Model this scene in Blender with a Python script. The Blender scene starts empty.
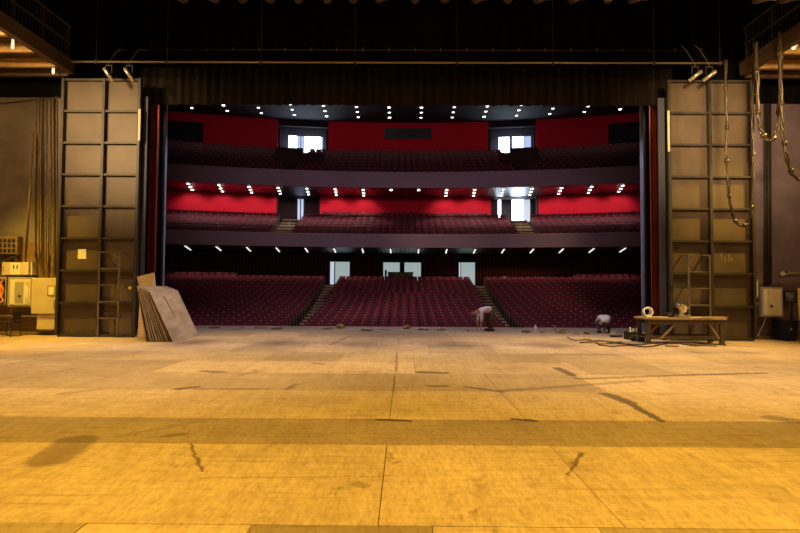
import bpy, bmesh, math, random
from mathutils import Vector, Matrix, noise
C = bpy.context.scene
COL = C.collection
R = random.Random(7)
PI = math.pi

# ------------------------------------------------------------------ camera
F = 560.0
CAM = Vector((0, 0, 1.65))
TILT = math.atan(21.5 / F); YAW = 0.008; ROLL = 0.0055
fw = Vector((-math.sin(YAW) * math.cos(TILT), math.cos(YAW) * math.cos(TILT), math.sin(TILT)))
r0 = fw.cross(Vector((0, 0, 1))).normalized()
u0 = r0.cross(fw).normalized()
rt = r0 * math.cos(ROLL) + u0 * math.sin(ROLL)
up = u0 * math.cos(ROLL) - r0 * math.sin(ROLL)

def ray(px, py):
    return fw + rt * ((px - 400) / F) + up * ((266.5 - py) / F)
def at(px, py, Y):                       # where a sight line meets the plane at depth Y
    d = ray(px, py); s = (Y - CAM.y) / d.y
    return CAM + d * s
def onfloor(px, py, z=0.0):
    d = ray(px, py); s = (z - CAM.z) / d.z
    return CAM + d * s

cd = bpy.data.cameras.new('camera'); cam = bpy.data.objects.new('camera', cd); COL.objects.link(cam)
cd.sensor_width = 36; cd.lens = F / 800 * 36; cd.clip_end = 300
M = Matrix((rt, up, -fw)).transposed().to_4x4(); M.translation = CAM
cam.matrix_world = M
C.camera = cam

# ------------------------------------------------------------------ materials
def lin(*c):
    return tuple(((v / 255) / 12.92 if v / 255 <= .04045 else ((v / 255 + .055) / 1.055) ** 2.4) for v in c)

def mat(name, col, rough=.7, metal=0.0, amt=.25, scale=6.0, stretch=(1, 1, 1), bump=0.0, coord='Object', spec=.4, detail=6):
    m = bpy.data.materials.new(name); m.use_nodes = True
    nt = m.node_tree; n = nt.nodes; l = nt.links
    b = n['Principled BSDF']
    b.inputs['Roughness'].default_value = rough; b.inputs['Metallic'].default_value = metal
    b.inputs['Specular IOR Level'].default_value = spec
    tc = n.new('ShaderNodeTexCoord'); mp = n.new('ShaderNodeMapping'); mp.inputs['Scale'].default_value = stretch
    l.new(tc.outputs[coord], mp.inputs['Vector'])
    nz = n.new('ShaderNodeTexNoise'); nz.inputs['Scale'].default_value = scale; nz.inputs['Detail'].default_value = detail
    l.new(mp.outputs['Vector'], nz.inputs['Vector'])
    rp = n.new('ShaderNodeValToRGB')
    rp.color_ramp.elements[0].position = .3; rp.color_ramp.elements[1].position = .72
    rp.color_ramp.elements[0].color = (*[c * (1 - amt) for c in col], 1)
    rp.color_ramp.elements[1].color = (*[min(1, c * (1 + amt)) for c in col], 1)
    l.new(nz.outputs['Fac'], rp.inputs['Fac']); l.new(rp.outputs['Color'], b.inputs['Base Color'])
    if bump:
        bp = n.new('ShaderNodeBump'); bp.inputs['Strength'].default_value = bump; bp.inputs['Distance'].default_value = .02
        l.new(nz.outputs['Fac'], bp.inputs['Height']); l.new(bp.outputs['Normal'], b.inputs['Normal'])
    return m

def emit(name, col, s):
    m = bpy.data.materials.new(name); m.use_nodes = True
    b = m.node_tree.nodes['Principled BSDF']
    b.inputs['Base Color'].default_value = (*[c * .6 for c in col], 1)
    b.inputs['Emission Color'].default_value = (*col, 1); b.inputs['Emission Strength'].default_value = s
    return m

MT = {}
MT['black_wall'] = mat('black_paint_and_shade', (.0045, .004, .0045), .95, amt=.3, scale=1, spec=.1)
MT['black_cloth'] = mat('black_serge', (.016, .012, .009), .95, amt=.3, scale=2, spec=.08)
MT['brown_border'] = mat('faded_black_serge', (.019, .015, .011), .95, amt=.35, scale=3, stretch=(1, 1, .15), spec=.08)
MT['red_curtain'] = mat('red_velvet', (.24, .04, .014), .85, amt=.3, scale=5, stretch=(1, 1, .2), spec=.15)
MT['steel'] = mat('brown_painted_steel', (.098, .069, .049), .5, amt=.25, scale=1.1, bump=.04)
MT['steel_rib'] = mat('dark_painted_steel', (.036, .029, .024), .5, amt=.3, scale=3)
MT['steel_dark'] = mat('black_steel', (.04, .036, .032), .5, amt=.3, scale=3)
MT['cream_metal'] = mat('cream_strip', (.62, .52, .34), .5, amt=.1)
MT['plaster_left'] = None
MT['pilaster'] = mat('blue_grey_paint', (.30, .33, .52), .6, amt=.15, scale=2)
MT['portal'] = mat('navy_grey_paint', (.05, .055, .085), .6, amt=.15, scale=2)
MT['ladder_steel'] = mat('worn_ladder_steel', (.13, .105, .08), .45, amt=.3, scale=4)
MT['pipe'] = mat('galvanised_pipe', (.42, .32, .2), .4, .6, amt=.2)
MT['conduit'] = mat('brown_conduit', (.16, .115, .07), .55, amt=.35, scale=4)
MT['conduit_dark'] = mat('dark_conduit', (.035, .03, .032), .55, amt=.3)
MT['lamp_body'] = mat('lantern_metal', (.12, .10, .08), .4, .5, amt=.2)
MT['lamp_lens'] = mat('lens_glass', (.5, .45, .38), .1, 0, amt=.05, spec=.8)
MT['bright_metal'] = mat('bare_metal', (.55, .48, .38), .3, .7, amt=.2)
MT['gallery'] = mat('gallery_timber', (.09, .055, .03), .7, amt=.35, scale=3, stretch=(1, .2, 1))
MT['joist'] = mat('joist_timber', (.55, .34, .13), .7, amt=.2, scale=3)
MT['rail'] = mat('gallery_rail', (.05, .05, .035), .6, amt=.2)
MT['bulb'] = emit('lamp_tube', (1, .82, .5), 1.1)
MT['beige_box'] = mat('beige_enamel', (.62, .53, .38), .45, amt=.08, scale=2)
MT['grey_box'] = mat('grey_enamel', (.36, .33, .28), .45, amt=.1, scale=2)
MT['pale_box'] = mat('pale_enamel', (.70, .64, .52), .5, amt=.06)
MT['paper'] = mat('paper', (.82, .78, .66), .8, amt=.05)
MT['hazard'] = None
MT['orange'] = mat('orange_cable', (.85, .32, .03), .5, amt=.15)
MT['brown_wood'] = mat('brown_crate_wood', (.20, .125, .055), .7, amt=.3, scale=8)
MT['dark'] = mat('black_plastic', (.012, .011, .012), .5, amt=.2)
MT['yellow'] = mat('yellow_paint', (.78, .52, .06), .5, amt=.1)
MT['screen'] = mat('grey_blue_screen', (.13, .16, .20), .2, amt=.5, scale=5)
MT['white'] = mat('white_plastic', (.78, .75, .70), .5, amt=.08)
MT['board'] = mat('grey_plywood', (.40, .305, .225), .75, amt=.25, scale=5, stretch=(1, .3, 1), bump=.05)
MT['board_edge'] = mat('plywood_edge', (.34, .24, .13), .75, amt=.3, scale=14)
MT['card'] = mat('tan_board', (.50, .36, .22), .8, amt=.12, scale=5)
MT['bench'] = mat('bench_wood', (.36, .235, .10), .65, amt=.35, scale=6, stretch=(.3, 1, 1))
MT['bench_leg'] = mat('bench_leg_wood', (.09, .065, .035), .7, amt=.35, scale=8)
MT['cable'] = mat('brown_cable', (.06, .04, .02), .3, amt=.5, scale=9, spec=.6)
MT['debris'] = mat('scrap', (.32, .22, .09), .8, amt=.5, scale=20)
MT['debris_dark'] = mat('scrap_dark', (.16, .115, .06), .8, amt=.5, scale=20)
MT['skin'] = mat('skin', (.42, .22, .14), .6, amt=.08)
MT['hair'] = mat('short_hair', (.20, .10, .055), .7, amt=.2)
MT['shirt_lilac'] = mat('lilac_shirt', (.62, .56, .62), .85, amt=.06)
MT['shirt_white'] = mat('white_shirt', (.82, .79, .80), .85, amt=.06)
MT['trousers'] = mat('olive_trousers', (.06, .05, .035), .85, amt=.15)
MT['trousers_grey'] = mat('grey_trousers', (.05, .045, .05), .85, amt=.15)
MT['shoe'] = mat('dark_shoe', (.02, .017, .015), .6, amt=.1)
MT['seat_red'] = mat('red_seat_fabric', (.17, .010, .027), .8, amt=.15, scale=30, spec=.25)
MT['seat_side'] = mat('seat_side_black', (.035, .010, .016), .6, amt=.2)
MT['armrest'] = mat('armrest_wood', (.42, .24, .16), .5, amt=.2)
MT['plate'] = mat('seat_number_plate', (.45, .32, .28), .4, .3, amt=.05)
MT['carpet'] = mat('dark_carpet', (.035, .02, .022), .95, amt=.3, scale=5)
MT['nosing'] = mat('timber_tread', (.5, .36, .22), .6, amt=.2)
MT['red_wall'] = mat('red_wall_paint', (.62, .004, .022), .7, amt=.06, scale=.6, spec=.2)
MT['slat_red'] = None
MT['parapet'] = mat('mauve_parapet', (.25, .17, .235), .6, amt=.08, scale=.4)
MT['cap'] = mat('parapet_cap', (.34, .22, .20), .5, amt=.1)
MT['dark_red'] = mat('dark_lobby_paint', (.035, .008, .012), .8, amt=.15)
MT['house_dark'] = mat('dark_house_paint', (.018, .012, .017), .9, amt=.2)
MT['house_ceil'] = mat('auditorium_ceiling_paint', (.02, .016, .022), .8, amt=.15)
MT['booth'] = mat('booth_frame', (.06, .05, .05), .6, amt=.1)
MT['booth_glass'] = mat('booth_glass', (.01, .012, .012), .6, amt=.1, spec=.6)
MT['day'] = emit('daylit_glass', (.70, .83, 1.0), 10.0)
MT['day_soft'] = emit('daylit_glass_dim', (.55, .68, 1.0), .8)
MT['foyer'] = emit('foyer_glass', (.50, .62, .62), .62)
MT['foyer_bright'] = emit('foyer_glass_bright', (.62, .72, .85), .8)
MT['door_metal'] = mat('door_frame_paint', (.10, .10, .13), .5, amt=.1)
MT['door_leaf'] = mat('dark_door_leaf', (.035, .03, .06), .5, amt=.1)
MT['lamp_glow'] = emit('lit_lamp_lens', (1, .93, .82), 14)
MT['lamp_glow_soft'] = emit('lit_lamp_lens_soft', (1, .93, .85), 5)
MT['tube_glow'] = emit('lit_linear_lamp', (1, .93, .86), 1.2)
MT['desk'] = mat('desk_wood', (.36, .22, .11), .6, amt=.15)

def stripes(name, c1, c2, scale, rough, direction='X', spec=.5, coord='Object'):
    m = bpy.data.materials.new(name); m.use_nodes = True
    nt = m.node_tree; n = nt.nodes; l = nt.links; b = n['Principled BSDF']
    b.inputs['Roughness'].default_value = rough; b.inputs['Specular IOR Level'].default_value = spec
    tc = n.new('ShaderNodeTexCoord'); w = n.new('ShaderNodeTexWave'); w.wave_type = 'BANDS'; w.bands_direction = direction
    w.inputs['Scale'].default_value = scale; w.inputs['Distortion'].default_value = 0
    l.new(tc.outputs[coord], w.inputs['Vector'])
    rp = n.new('ShaderNodeValToRGB'); rp.color_ramp.elements[0].color = (*c1, 1); rp.color_ramp.elements[1].color = (*c2, 1)
    rp.color_ramp.elements[0].position = .35; rp.color_ramp.elements[1].position = .6
    l.new(w.outputs['Fac'], rp.inputs['Fac']); l.new(rp.outputs['Color'], b.inputs['Base Color'])
    bp = n.new('ShaderNodeBump'); bp.inputs['Strength'].default_value = .5; bp.inputs['Distance'].default_value = .04
    l.new(w.outputs['Fac'], bp.inputs['Height']); l.new(bp.outputs['Normal'], b.inputs['Normal'])
    return m
MT['hazard'] = stripes('hazard_stripes', (.02, .02, .02), (.75, .5, .05), 12, .5, 'DIAGONAL')
MT['slat_red'] = stripes('red_timber_slats', (.035, .004, .006), (.17, .016, .018), 1.2, .6, 'X', .2)
MT['soffit'] = stripes('slatted_soffit', (.012, .006, .008), (.05, .03, .03), 1.2, .32, 'X', .4)

def wall_mat(name, upper, lower, zsplit):      # plaster above a painted dado, stained and patchy
    m = bpy.data.materials.new(name); m.use_nodes = True
    nt = m.node_tree; n = nt.nodes; l = nt.links; b = n['Principled BSDF']; b.inputs['Roughness'].default_value = .9
    b.inputs['Specular IOR Level'].default_value = .2
    tc = n.new('ShaderNodeTexCoord'); sep = n.new('ShaderNodeSeparateXYZ'); l.new(tc.outputs['Object'], sep.inputs[0])
    nz = n.new('ShaderNodeTexNoise'); nz.inputs['Scale'].default_value = .9; nz.inputs['Detail'].default_value = 8; nz.inputs['Roughness'].default_value = .65
    l.new(tc.outputs['Object'], nz.inputs['Vector'])
    ma = n.new('ShaderNodeMath'); ma.operation = 'MULTIPLY_ADD'; ma.inputs[1].default_value = .25; l.new(nz.outputs['Fac'], ma.inputs[0]); l.new(sep.outputs['Z'], ma.inputs[2])
    gt = n.new('ShaderNodeMath'); gt.operation = 'GREATER_THAN'; gt.inputs[1].default_value = zsplit + .12; l.new(ma.outputs[0], gt.inputs[0])
    mx = n.new('ShaderNodeMix'); mx.data_type = 'RGBA'; l.new(gt.outputs[0], mx.inputs[0])
    mx.inputs[6].default_value = (*lower, 1); mx.inputs[7].default_value = (*upper, 1)
    rp = n.new('ShaderNodeValToRGB'); rp.color_ramp.elements[0].position = .3; rp.color_ramp.elements[1].position = .7
    rp.color_ramp.elements[0].color = (.6, .6, .6, 1); rp.color_ramp.elements[1].color = (1.15, 1.12, 1.1, 1)
    l.new(nz.outputs['Fac'], rp.inputs['Fac'])
    mu = n.new('ShaderNodeMix'); mu.data_type = 'RGBA'; mu.blend_type = 'MULTIPLY'; mu.inputs[0].default_value = 1
    l.new(mx.outputs[2], mu.inputs[6]); l.new(rp.outputs['Color'], mu.inputs[7]); l.new(mu.outputs[2], b.inputs['Base Color'])
    bp = n.new('ShaderNodeBump'); bp.inputs['Strength'].default_value = .25; bp.inputs['Distance'].default_value = .03
    l.new(nz.outputs['Fac'], bp.inputs['Height']); l.new(bp.outputs['Normal'], b.inputs['Normal'])
    return m
MT['plaster_left'] = wall_mat('stained_plaster', (.215, .185, .168), (.19, .12, .06), 3.15)
MT['plaster_right'] = wall_mat('mauve_plaster', (.20, .16, .225), (.14, .105, .12), 1.9)

# ------------------------------------------------------------------ mesh helpers
class MB:
    def __init__(s): s.v = []; s.f = []; s.mi = []; s.m = 0
    def add(s, vs, fs):
        o = len(s.v); s.v += [tuple(x) for x in vs]; s.f += [tuple(i + o for i in q) for q in fs]; s.mi += [s.m] * len(fs); return s
    def hexa(s, p):          # p: 8 corners, bottom 4 then top 4 (ccw)
        return s.add(p, [(3, 2, 1, 0), (4, 5, 6, 7), (0, 1, 5, 4), (1, 2, 6, 5), (2, 3, 7, 6), (3, 0, 4, 7)])
    def box(s, x0, x1, y0, y1, z0, z1, bev=0, mtx=None):
        x0, x1 = sorted((x0, x1)); y0, y1 = sorted((y0, y1)); z0, z1 = sorted((z0, z1))
        if not bev:
            p = [(x0, y0, z0), (x1, y0, z0), (x1, y1, z0), (x0, y1, z0), (x0, y0, z1), (x1, y0, z1), (x1, y1, z1), (x0, y1, z1)]
            if mtx: p = [tuple(mtx @ Vector(q)) for q in p]
            return s.hexa(p)
        bm = bmesh.new(); bmesh.ops.create_cube(bm, size=1)
        for v in bm.verts:
            v.co = Vector(((x0 + x1) / 2 + v.co.x * (x1 - x0), (y0 + y1) / 2 + v.co.y * (y1 - y0), (z0 + z1) / 2 + v.co.z * (z1 - z0)))
        bmesh.ops.bevel(bm, geom=list(bm.edges), offset=bev, segments=2, affect='EDGES', profile=.6)
        if mtx: bm.transform(mtx)
        bm.verts.index_update()
        s.add([v.co.copy() for v in bm.verts], [[v.index for v in f.verts] for f in bm.faces]); bm.free(); return s
    def bar(s, a, b, w, h=None, roll=0):      # rectangular bar from a to b
        h = h or w; a = Vector(a); b = Vector(b); d = (b - a).normalized()
        ref = Vector((0, 0, 1)) if abs(d.z) < .95 else Vector((0, 1, 0))
        x = d.cross(ref).normalized(); y = x.cross(d)
        q = [(-1, -1), (1, -1), (1, 1), (-1, 1)]
        p = [a + x * (i * w / 2) + y * (j * h / 2) for i, j in q] + [b + x * (i * w / 2) + y * (j * h / 2) for i, j in q]
        return s.hexa(p)
    def tube(s, pts, r, seg=8, cap=True):
        pts = [Vector(p) for p in pts]; rs = r if isinstance(r, (list, tuple)) else [r] * len(pts)
        vs = []; n = None
        for i, p in enumerate(pts):
            d = (pts[min(i + 1, len(pts) - 1)] - pts[max(i - 1, 0)]).normalized()
            if n is None:
                ref = Vector((0, 0, 1)) if abs(d.z) < .9 else Vector((1, 0, 0)); n = d.cross(ref).normalized()
            n = (n - d * n.dot(d)).normalized(); b = d.cross(n)
            for k in range(seg):
                a = 2 * PI * k / seg; vs.append(p + (n * math.cos(a) + b * math.sin(a)) * rs[i])
        fs = [(i * seg + k, i * seg + (k + 1) % seg, (i + 1) * seg + (k + 1) % seg, (i + 1) * seg + k) for i in range(len(pts) - 1) for k in range(seg)]
        if cap: fs += [tuple(range(seg - 1, -1, -1)), tuple((len(pts) - 1) * seg + k for k in range(seg))]
        return s.add(vs, fs)
    def cyl(s, a, b, r, r2=None, seg=14): return s.tube([a, b], [r, r if r2 is None else r2], seg)
    def lump(s, c, rx, ry, rz, seed, amp=.35, sub=2):
        bm = bmesh.new(); bmesh.ops.create_icosphere(bm, subdivisions=sub, radius=1)
        for v in bm.verts:
            k = 1 + amp * noise.noise(v.co * 1.9 + Vector((seed * 3.1, seed, 0)))
            v.co = Vector((c[0] + v.co.x * rx * k, c[1] + v.co.y * ry * k, max(c[2] - rz * .9 if False else -1e9, c[2] + v.co.z * rz * k)))
        bm.verts.index_update()
        s.add([v.co.copy() for v in bm.verts], [[v.index for v in f.verts] for f in bm.faces]); bm.free(); return s
    def build(s, name, mats, parent=None, smooth=False, loc=None, kind=None):
        me = bpy.data.meshes.new(name)
        o0 = Vector(loc) if loc is not None else Vector((0, 0, 0))
        me.from_pydata([tuple(Vector(v) - o0) for v in s.v] if loc is not None else s.v, [], s.f); me.update()
        for m in (mats if isinstance(mats, (list, tuple)) else [mats]): me.materials.append(MT[m] if isinstance(m, str) else m)
        me.polygons.foreach_set('material_index', s.mi)
        if smooth: me.polygons.foreach_set('use_smooth', [True] * len(me.polygons))
        o = bpy.data.objects.new(name, me); COL.objects.link(o)
        if loc is not None: o.location = o0
        if parent: o.parent = parent
        if kind: o['kind'] = kind
        return o

def tag(o, label, cat, group=None, kind=None):
    o['label'] = label; o['category'] = cat
    if group: o['group'] = group
    if kind: o['kind'] = kind
    return o
def thing(name, label, cat, loc=(0, 0, 0), rz=0, group=None):
    o = bpy.data.objects.new(name, None); COL.objects.link(o); o.location = loc; o.rotation_euler = (0, 0, rz); o.empty_display_size = .2
    return tag(o, label, cat, group)
def dup(root, loc, rz, label=None, group=None):
    r = root.copy(); COL.objects.link(r); r.location = loc; r.rotation_euler = (0, 0, rz)
    if label: r['label'] = label
    if group: r['group'] = group
    for ch in list(root.children):
        c = ch.copy(); COL.objects.link(c); c.parent = r
        for g in list(ch.children):
            d = g.copy(); COL.objects.link(d); d.parent = c
    return r
def box(name, m, x0, x1, y0, y1, z0, z1, parent=None, bev=0, kind=None, loc=None):
    return MB().box(x0, x1, y0, y1, z0, z1, bev).build(name, m, parent, kind=kind, loc=loc)
def struct(name, m, *b): return box(name, m, *b, kind='structure')
ORD = 'first second third fourth fifth sixth seventh eighth ninth tenth eleventh twelfth thirteenth fourteenth fifteenth sixteenth seventeenth eighteenth nineteenth twentieth twenty-first twenty-second twenty-third twenty-fourth twenty-fifth'.split()
def spline(pts, n=8):
    pts = [Vector(p) for p in pts]; out = []
    for i in range(len(pts) - 1):
        p0, p1, p2, p3 = pts[max(i - 1, 0)], pts[i], pts[i + 1], pts[min(i + 2, len(pts) - 1)]
        for k in range(n):
            t = k / n
            out.append(.5 * ((2 * p1) + (p2 - p0) * t + (2 * p0 - 5 * p1 + 4 * p2 - p3) * t * t + (3 * p1 - p0 - 3 * p2 + p3) * t ** 3))
    return out + [pts[-1]]

# ------------------------------------------------------------------ stage floor: patchwork of plywood sheets
def floor_material():
    m = bpy.data.materials.new('worn_stage_plywood'); m.use_nodes = True
    nt = m.node_tree; n = nt.nodes; l = nt.links; b = n['Principled BSDF']
    b.inputs['Specular IOR Level'].default_value = .25
    geo = n.new('ShaderNodeTexCoord')
    at_ = n.new('ShaderNodeAttribute'); at_.attribute_name = 'sheet'
    def noise_(scale, stretch, detail=6, rough=.6):
        mp = n.new('ShaderNodeMapping'); mp.inputs['Scale'].default_value = stretch[:3]
        if len(stretch) > 3: mp.inputs['Rotation'].default_value = (0, 0, stretch[3])
        l.new(geo.outputs['Object'], mp.inputs['Vector'])
        z = n.new('ShaderNodeTexNoise'); z.inputs['Scale'].default_value = scale; z.inputs['Detail'].default_value = detail; z.inputs['Roughness'].default_value = rough
        l.new(mp.outputs['Vector'], z.inputs['Vector']); return z
    def ramp(src, p0, p1, c0, c1):
        r = n.new('ShaderNodeValToRGB'); e = r.color_ramp.elements; e[0].position = p0; e[1].position = p1
        e[0].color = (*c0, 1); e[1].color = (*c1, 1); l.new(src, r.inputs['Fac']); return r.outputs['Color']
    def mul(a, c):
        x = n.new('ShaderNodeMix'); x.data_type = 'RGBA'; x.blend_type = 'MULTIPLY'; x.inputs[0].default_value = 1
        l.new(a, x.inputs[6]); l.new(c, x.inputs[7]); return x.outputs[2]
    big = noise_(.55, (1, 1, 1), 5)
    col = mul(at_.outputs['Color'], ramp(big.outputs['Fac'], .3, .7, (.80, .77, .73), (1.08, 1.08, 1.08)))
    grain = noise_(7, (1, .16, 1, .5), 8, .7)
    col = mul(col, ramp(grain.outputs['Fac'], .3, .62, (.80, .76, .70), (1.05, 1.05, 1.05)))
    fine = noise_(26, (1, .3, 1, .45), 8, .75)
    col = mul(col, ramp(fine.outputs['Fac'], .34, .56, (.74, .70, .64), (1.05, 1.05, 1.05)))
    grainx = noise_(9, (.12, 1, 1, -.05), 8, .7)
    col = mul(col, ramp(grainx.outputs['Fac'], .32, .6, (.85, .82, .78), (1.03, 1.03, 1.03)))
    scr = noise_(5, (.06, 2.2, 1, .9), 6, .7)
    col = mul(col, ramp(scr.outputs['Fac'], .33, .40, (.66, .60, .54), (1, 1, 1)))
    scr2 = noise_(5, (.05, 2.4, 1, .02), 6, .7)
    col = mul(col, ramp(scr2.outputs['Fac'], .32, .38, (.62, .56, .50), (1, 1, 1)))
    spot = noise_(2.6, (1, .6, 1), 10, .7)
    col = mul(col, ramp(spot.outputs['Fac'], .31, .40, (.52, .46, .42), (1, 1, 1)))
    # stains and dark streaks, each with a shape of its own
    wob = noise_(9, (1, 1, 1), 5, .7)
    sub = n.new('ShaderNodeVectorMath'); sub.operation = 'SUBTRACT'; l.new(wob.outputs['Color'], sub.inputs[0]); sub.inputs[1].default_value = (.5, .5, .5)
    scl = n.new('ShaderNodeVectorMath'); scl.operation = 'SCALE'; scl.inputs['Scale'].default_value = .16; l.new(sub.outputs[0], scl.inputs[0])
    P = n.new('ShaderNodeVectorMath'); P.operation = 'ADD'; l.new(geo.outputs['Object'], P.inputs[0]); l.new(scl.outputs[0], P.inputs[1])
    fl = n.new('ShaderNodeVectorMath'); fl.operation = 'MULTIPLY'; fl.inputs[1].default_value = (1, 1, 0); l.new(P.outputs[0], fl.inputs[0])
    last = None
    FLOOR_MARKS = [  # px a, px b, half width in m, strength
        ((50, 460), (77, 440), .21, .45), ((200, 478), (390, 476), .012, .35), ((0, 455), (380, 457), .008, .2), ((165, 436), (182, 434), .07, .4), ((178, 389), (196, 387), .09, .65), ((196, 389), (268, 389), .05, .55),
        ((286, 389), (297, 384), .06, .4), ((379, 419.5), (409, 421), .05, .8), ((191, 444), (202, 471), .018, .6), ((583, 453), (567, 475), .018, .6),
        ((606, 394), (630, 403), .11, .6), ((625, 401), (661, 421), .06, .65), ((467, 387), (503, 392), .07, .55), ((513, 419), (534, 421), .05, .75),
        ((557, 368), (572, 375), .10, .6), ((500, 391), (640, 381), .10, .33), ((578, 379), (700, 374.5), .09, .45), ((690, 375), (764, 373), .08, .55),  # this row ends in three long dark streaks
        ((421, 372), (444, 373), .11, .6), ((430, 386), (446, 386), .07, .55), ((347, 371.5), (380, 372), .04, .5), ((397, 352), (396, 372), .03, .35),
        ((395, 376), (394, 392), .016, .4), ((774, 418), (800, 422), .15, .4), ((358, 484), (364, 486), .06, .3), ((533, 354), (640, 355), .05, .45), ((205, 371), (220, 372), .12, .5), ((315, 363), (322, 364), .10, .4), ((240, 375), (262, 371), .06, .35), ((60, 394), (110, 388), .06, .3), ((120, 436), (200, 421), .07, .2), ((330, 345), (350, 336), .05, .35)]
    for a, b_, w, s_ in FLOOR_MARKS:
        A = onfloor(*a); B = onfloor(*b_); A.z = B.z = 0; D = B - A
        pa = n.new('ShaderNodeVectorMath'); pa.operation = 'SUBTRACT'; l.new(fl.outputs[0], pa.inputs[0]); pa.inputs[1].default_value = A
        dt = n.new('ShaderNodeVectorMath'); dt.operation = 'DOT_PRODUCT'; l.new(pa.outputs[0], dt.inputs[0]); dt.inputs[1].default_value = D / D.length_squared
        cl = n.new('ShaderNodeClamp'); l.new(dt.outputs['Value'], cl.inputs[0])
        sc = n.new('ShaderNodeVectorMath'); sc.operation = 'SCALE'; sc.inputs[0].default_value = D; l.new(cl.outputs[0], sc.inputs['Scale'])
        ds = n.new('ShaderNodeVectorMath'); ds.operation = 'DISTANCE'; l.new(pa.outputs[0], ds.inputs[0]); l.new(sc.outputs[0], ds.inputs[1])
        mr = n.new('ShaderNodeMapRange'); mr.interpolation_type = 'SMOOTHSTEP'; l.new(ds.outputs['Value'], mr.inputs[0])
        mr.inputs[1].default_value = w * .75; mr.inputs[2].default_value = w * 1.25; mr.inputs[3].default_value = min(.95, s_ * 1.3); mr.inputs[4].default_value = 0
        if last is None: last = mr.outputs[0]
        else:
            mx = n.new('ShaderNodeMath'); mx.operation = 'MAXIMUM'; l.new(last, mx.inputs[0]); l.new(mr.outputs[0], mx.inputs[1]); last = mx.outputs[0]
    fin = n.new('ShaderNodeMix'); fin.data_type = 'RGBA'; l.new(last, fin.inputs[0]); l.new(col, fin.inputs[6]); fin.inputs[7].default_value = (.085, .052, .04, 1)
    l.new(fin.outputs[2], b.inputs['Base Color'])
    rr = n.new('ShaderNodeMapRange'); l.new(grain.outputs['Fac'], rr.inputs[0]); rr.inputs[3].default_value = .5; rr.inputs[4].default_value = .75
    l.new(rr.outputs[0], b.inputs['Roughness'])
    bp = n.new('ShaderNodeBump'); bp.inputs['Strength'].default_value = .12; bp.inputs['Distance'].default_value = .02
    l.new(grain.outputs['Fac'], bp.inputs['Height']); l.new(bp.outputs['Normal'], b.inputs['Normal'])
    return m
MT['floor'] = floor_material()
EDGE = 24.0
def build_floor():
    mb = MB(); cols = []
    rows = [-5.5, -2.0, 1.9, 3.95, 5.96, 7.1, 9.06, 10.87, 12.6, 14.3, 16.4, 18.8, 20.6, 22.1, EDGE]
    def put(x0, x1, y0, y1, c, top=0.0):
        g = .0035
        mb.box(x0 + g, x1 - g, y0 + g, y1 - g, -.04, top); cols.extend([c] * 6)
    ply = (.56, .42, .28)
    for i in range(len(rows) - 1):
        y0, y1 = rows[i], rows[i + 1]
        if i == 2:      # loose sheets at the feet of the camera, uneven tones
            xs = [-15, -2.2, -1.05, .2, 1.35, 15]; t = [.74, 1.12, .58, 1.04, .72]
            for k in range(5): put(xs[k], xs[k + 1], y0, y1, tuple(c * t[k] for c in ply), R.uniform(0, .004))
            continue
        if i == 4:      # the darker band of boards
            put(-15, 15, y0, y1, tuple(c * .64 for c in (.56, .42, .29)))
            continue
        if i in (3, 5):
            xs = [-15, -.175, 1.54, 15]
            for k in range(3): put(xs[k], xs[k + 1], y0, y1, tuple(c * (1.0, 1.07, 1.02)[k] for c in ply), R.uniform(0, .002))
            continue
        off = 0 if i in (3, 5) else R.choice((0, .4, .86))
        for k in range(-9, 10):
            x0 = -.175 + 1.715 * k + off; t = R.uniform(.93, 1.08)
            base = ply
            if i in (0, 1): t *= .95
            if i == 3: t = R.uniform(.98, 1.05)
            if i == 5: t = R.uniform(1.0, 1.1)
            if 6 <= i <= 11: t = R.uniform(.74, .98); base = (.56, .42, .29)
            if i == 6: t = R.uniform(.72, .82)
            if i == 6 and x0 > 3.0: t = 1.08
            if i == 7 and x0 > 4.4: t = 1.0
            if i == 7 and -3.6 < x0 < -1: t = 1.08
            if i >= 12: t = R.uniform(.9, 1.0); base = (.50, .41, .34)
            if i >= 13: t = R.uniform(.86, .95); base = (.50, .42, .36)
            put(x0, x0 + 1.715, y0, y1, tuple(c * t for c in base), 0 if i >= 5 else R.uniform(0, .002))
    mb.box(-16, 16, -5.5, EDGE, -.3, -.041); cols.extend([(.06, .04, .025)] * 6)
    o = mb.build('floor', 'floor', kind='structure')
    a = o.data.color_attributes.new('sheet', 'FLOAT_COLOR', 'CORNER')
    k = 0
    for p in o.data.polygons:
        for li in p.loop_indices: a.data[li].color = (*cols[p.index], 1)
build_floor()
struct('wall_stage_front', 'house_dark', -16, 16, EDGE, EDGE + .15, -1.3, -.01)

# ------------------------------------------------------------------ stage house shell
WY = 19.0
struct('wall_left', 'plaster_left', -15.2, -15.0, -5.5, WY, 0, 16)
struct('wall_right', 'plaster_right', 15.0, 15.2, -5.5, WY, 0, 16)
struct('wall_back', 'plaster_left', -15.2, 15.2, -5.7, -5.5, 0, 16)
struct('wall_proscenium_left', 'plaster_left', -15.2, -11.0, WY, WY + .25, 0, 8.15)
struct('wall_proscenium_right', 'plaster_right', 11.0, 15.2, WY, WY + .25, 0, 8.0)
struct('wall_proscenium_upper_left', 'black_wall', -15.2, -9.9, WY + .02, WY + .25, 8.15, 16)  # upper walls, both sides: their shade is put into the black colour
struct('wall_proscenium_upper_right', 'black_wall', 9.9, 15.2, WY + .02, WY + .25, 8.0, 16)
struct('ceiling', 'black_wall', -15.2, 15.2, -5.7, 22.6, 16, 16.2)
struct('wall_proscenium_head', 'black_wall', -11.5, 11.5, 21.5, 22.0, 8.95, 16)
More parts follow.
